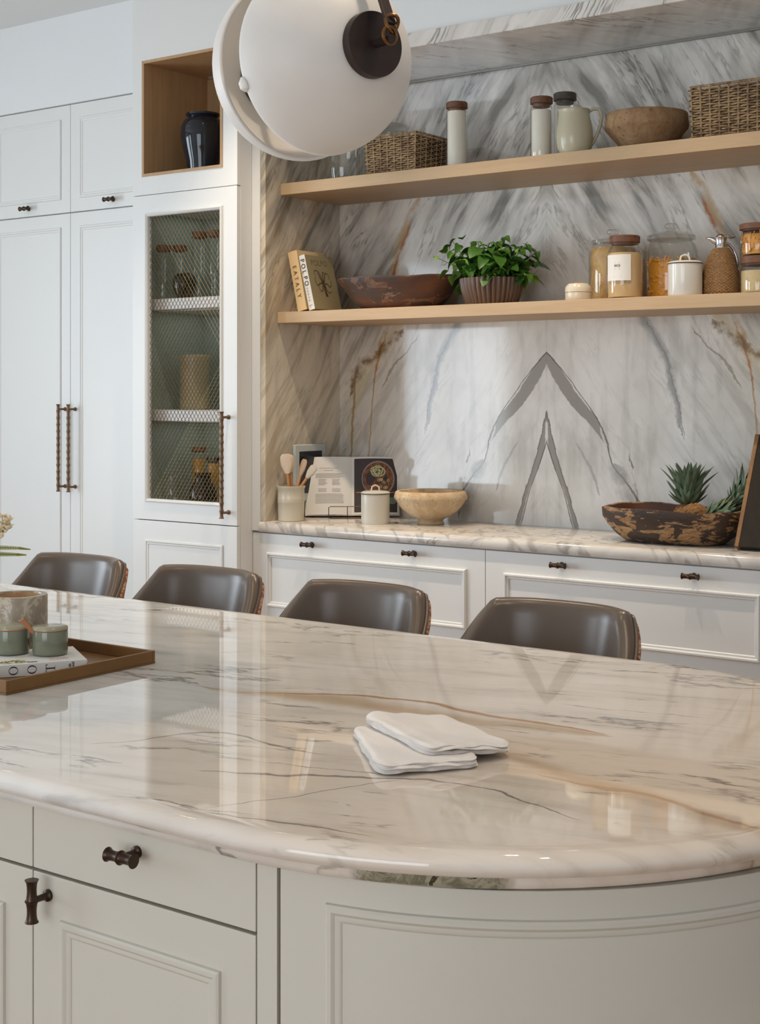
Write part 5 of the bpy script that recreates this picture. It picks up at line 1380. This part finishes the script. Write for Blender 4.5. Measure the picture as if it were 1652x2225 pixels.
# cover art: yellow-green sprig, pink scribble, and a big black letter edge
random.seed(8)
def flat_strokes(nm, mat, lines, w):
    mb = MB()
    for ln_ in lines:
        P_ = [Vector(q) for q in ln_]
        for i in range(len(P_) - 1):
            d = (P_[i + 1] - P_[i]); d = Vector((-d.y, d.x)).normalized() * w / 2
            mb.add([BQ(q.x, q.y, BT + .0005) for q in (P_[i] + d, P_[i] - d, P_[i + 1] - d, P_[i + 1] + d)], [(0, 1, 2, 3)])
    mb.build(nm, mat, rb, world=False, smooth=False, fix=False)
flat_strokes('sprig_print', plain('print_yellow_green', (206, 200, 110), .7), [[(q0, q1), (q0 + random.uniform(-.012, .012), q1 + .006), (q0 + random.uniform(-.016, .016), q1 + random.uniform(.004, .014))] for q0, q1 in [(random.uniform(.11, .19), random.uniform(.008, .034)) for _ in range(60)]], .0016)
flat_strokes('pink_print', plain('print_pink', (226, 178, 160), .7), [[(.035 + i * .006, .02), (.030 + i * .006, .03), (.037 + i * .006, .042)] for i in range(6)], .0014)
flat_strokes('title_print', 'ink', [[(.088, .012), (.106, .012)], [(.088, .018), (.106, .018)], [(.088, .012), (.094, .018), (.1, .012), (.106, .018)]], .0016)
# two lidded pots on the book
def lidded_pot(label, px_, py_, rpx, spoon):
    q = atZ(px_, py_, zt0 + BT); kk = depth(q.x, q.y) / F; q = q + Vector((SN * -1, CS, 0)).normalized() * rpx * kk * .92
    kk = depth(q.x, q.y) / F; R = rpx * kk
    t = thing('lidded_pot', label, 'pot', (q.x, q.y, zt0 + BT + .0005), 0, 'green pots on the white book')
    hb = 52 * kk
    MB().lathe([(R * .86, 0), (R * .97, .002), (R, .006), (R, hb * .9), (R * .985, hb)], 48).build('body', 'green_glaze', t, world=False, ang=50)
    MB().lathe([(R * .985, hb), (R * 1.0, hb + .0006), (R * .985, hb + .0016)], 48, cap0=False, cap1=False).build('clay_rim', 'terracotta', t, world=False)
    MB().lathe([(R * .93, hb + .0014), (R * 1.0, hb + .002), (R * 1.01, hb + .0048), (R * .97, hb + .0072), (R * .5, hb + .0085), (R * .05, hb + .009)], 48).build('lid', 'lid_glaze', t, world=False, ang=60)
    if spoon:
        d0 = Vector((-rv.x * R * .62, -rv.y * R * .62, hb + .001)) + Vector((0, -R * .55, 0)); d1 = d0 - rv * .016 + Vector((0, -.004, .022))
        vs = []
        for c, w_ in ((d0 + (d0 - d1) * .2, .0035), (d1, .0055)):
            for s_, tt in ((1, 1), (1, -1), (-1, -1), (-1, 1)): vs.append(c + rv.cross(d1 - d0).normalized() * tt * .0016 + (d1 - d0).normalized().cross(rv.cross(d1 - d0).normalized()) * s_ * w_)
        MB().add(vs, [(0, 1, 2, 3), (7, 6, 5, 4), (0, 4, 5, 1), (1, 5, 6, 2), (2, 6, 7, 3), (3, 7, 4, 0)]).build('spoon_handle', 'spoon', t, world=False, smooth=False, bevel=.0012)
lidded_pot('small sage-green lidded pot with spoon slot, standing on the white paperback', 101, 1428, 38, True)
lidded_pot('small sage-green lidded pot without spoon, beside its twin on the paperback', 15, 1426, 38.5, False)
# stone pot in the tray
q = Vector((-2.235, 1.862, zt0)); kk = depth(q.x, q.y) / F
zr = H + (HY - 1291) * kk - zt0; R = 64 * kk
sp_ = thing('stone_pot', 'thick round veined stone pot standing in the tray behind the green pots', 'pot', q)
MB().lathe([(R * .96, 0), (R, .003), (R, zr - .002), (R * .985, zr), (R * .80, zr), (R * .785, zr - .003)], 56, cap1=False).build('outer_wall', 'pot_marble', sp_, world=False, ang=50)
MB().lathe([(R * .786, zr - .0025), (R * .77, .02), (R * .4, .014), (.002, .014)], 56, cap0=False).build('hollow', 'pot_inner', sp_, world=False, ang=60, fix=False)

# folded napkin: two folds of layered linen
nap = thing('linen_napkin', 'folded off-white linen napkin lying on the marble island', 'napkin', atZ(930, 1610, .9005))
base = nap.location.copy()
def fold(nm, corners, z0, layers, th, seed, amp=.002, droop=None):
    random.seed(seed); c = [atZ(x, y, .9 + z0 + layers * th * .6) for x, y in corners]
    c = [Vector((v.x, v.y, 0)) for v in c]; ctr = (c[0] + c[1] + c[2] + c[3]) / 4
    for l in range(layers):
        mb = MB(); N = 44; zz = z0 + th * .8 * l; p1, p2, p3 = (random.uniform(0, 6) for _ in range(3))
        def S_(u, v, top):
            # pull the corners in so that they are round, and let the hems wander
            a, b = 2 * u - 1, 2 * v - 1; m = max(abs(a), abs(b)); q = (abs(a) ** 9 + abs(b) ** 9) ** (1 / 9) if m > 0 else 1; f = m / q if q else 1
            a *= f; b *= f; hem = m ** 8
            a += hem * (.012 * math.sin(9 * b + p1) + .007 * math.sin(23 * b + p2)) - .02 * (l % 2) * hem * a; b += hem * (.016 * math.sin(8 * a + p2) + .009 * math.sin(19 * a + p3)) - .03 * ((l + 1) % 2) * hem * b
            uu, vv = (a + 1) / 2, (b + 1) / 2
            P = c[0].lerp(c[1], uu).lerp(c[3].lerp(c[2], uu), vv)
            e_ = 1 - m; rr = min(1.0, e_ / .10); rnd = math.sqrt(max(0, 1 - (1 - rr) ** 2))
            w = amp * (math.sin(4.2 * uu + p1) * math.sin(3.1 * vv + p2) + .45 * math.sin(9 * uu + 5 * vv + p3) + hem * .9 * math.sin(15 * (uu - vv) + p1))
            mid = zz + th * .5 + max(w, -.0012) + (droop(uu, vv) if droop else 0)
            return P.x - base.x, P.y - base.y, max(.0004, mid + (th * .48 * rnd if top else -th * .48 * rnd) + .0006)
        m = N + 1; o2 = m * m
        vs = [S_(i / N, j / N, True) for j in range(m) for i in range(m)] + [S_(i / N, j / N, False) for j in range(m) for i in range(m)]
        fs = [(j * m + i, j * m + i + 1, (j + 1) * m + i + 1, (j + 1) * m + i) for j in range(N) for i in range(N)]
        fs += [(o2 + (j + 1) * m + i, o2 + (j + 1) * m + i + 1, o2 + j * m + i + 1, o2 + j * m + i) for j in range(N) for i in range(N)]
        for i in range(N):
            fs += [(i, o2 + i, o2 + i + 1, i + 1), (N * m + i + 1, o2 + N * m + i + 1, o2 + N * m + i, N * m + i), ((i + 1) * m, o2 + (i + 1) * m, o2 + i * m, i * m), (i * m + N, o2 + i * m + N, o2 + (i + 1) * m + N, (i + 1) * m + N)]
        mb.add(vs, fs).build(nm, 'linen', nap, world=False, ang=80)
fold('lower_fold', [(762, 1578), (985, 1596), (1046, 1654), (822, 1674)], 0, 3, .0064, 2, .0014)
fold('upper_fold', [(782, 1556), (965, 1538), (1122, 1606), (932, 1632)], .0165, 3, .0060, 5, .0018, lambda u, v: -.0150 * max(0, u - .2) / .8 * (1 - .1 * v))

# vase of peach blossom and fern at the far end, reaching into view
vp = Vector((-2.66, 2.04, .9005))
va = thing('flower_vase', 'vase of peach blossom and fern fronds standing on the island beside the tray', 'flower vase', vp)
MB().lathe([(.035, 0), (.05, .01), (.055, .05), (.045, .10), (.03, .13), (.034, .14), (.028, .138), (.025, .12)], 40).build('vase', 'cream_glaze', va, world=False)
kk = depth(vp.x, vp.y) / F; vpx = CX + F * (vp.x * CS + vp.y * SN) / depth(vp.x, vp.y)
def VP(px_, py_, dy=0.0): return rv * (px_ - vpx) * kk + Vector((0, 0, H + (HY - py_) * kk - vp.z)) + Vector((SN * -dy, CS * dy, 0))
PT = leaf_mesh('petal', .019, .012, .5, -.3, 'petal', .8)
random.seed(12)
MB().tube([(0, 0, .06), VP(-40, 1190), VP(-8, 1150)], [.002, .0018, .0012], 6).build('stem', 'stem', va, world=False)
for i in range(22):
    c = VP(random.uniform(-30, 20), random.uniform(1118, 1166), random.uniform(-.02, .02)) if i > 5 else VP([8, 18, 12, 2, 20, 4][i], [1125, 1150, 1140, 1160, 1133, 1170][i], -.01)
    for q_ in range(6):
        o_ = place('petal', PT, va, world=False); o_.location = c; o_.rotation_euler = (random.uniform(.1, .9), random.uniform(-.3, .3), q_ * PI / 3 + random.uniform(-.3, .3)); s_ = random.uniform(.75, 1.0); o_.scale = (s_, s_, s_)
def frond(pts, nm='fern_frond'):
    mb = MB(); P_ = [VP(*q) for q in pts]; n = 44; Q = []
    for i in range(n + 1):
        t = i / n * (len(P_) - 1); a_ = int(min(t, len(P_) - 2)); Q.append(P_[a_].lerp(P_[a_ + 1], t - a_))
    mb.tube(Q, [.0014 * (1 - .7 * i / n) for i in range(n + 1)], 5)
    for i in range(4, n):
        d = (Q[i + 1] - Q[i - 1]).normalized(); w = .0062 * (1 - (i / n) ** 2) + .0012
        for s in (-1, 1):
            sd = (Vector((-SN, CS, 0)) * .45 + Vector((0, 0, 1)) * .9).normalized() * s; e = Q[i] + sd * w + d * w * .35
            h_ = d * .0019; mb.add([Q[i] - h_, Q[i] + h_, e + h_ * .5, e - h_ * .3], [(0, 1, 2, 3)])
    mb.build(nm, 'fern', va, world=False, smooth=False, fix=False)
frond([(-95, 1260), (-50, 1195), (0, 1190), (40, 1191), (67, 1194)])
frond([(-95, 1265), (-55, 1210), (0, 1204), (35, 1205), (58, 1206)])
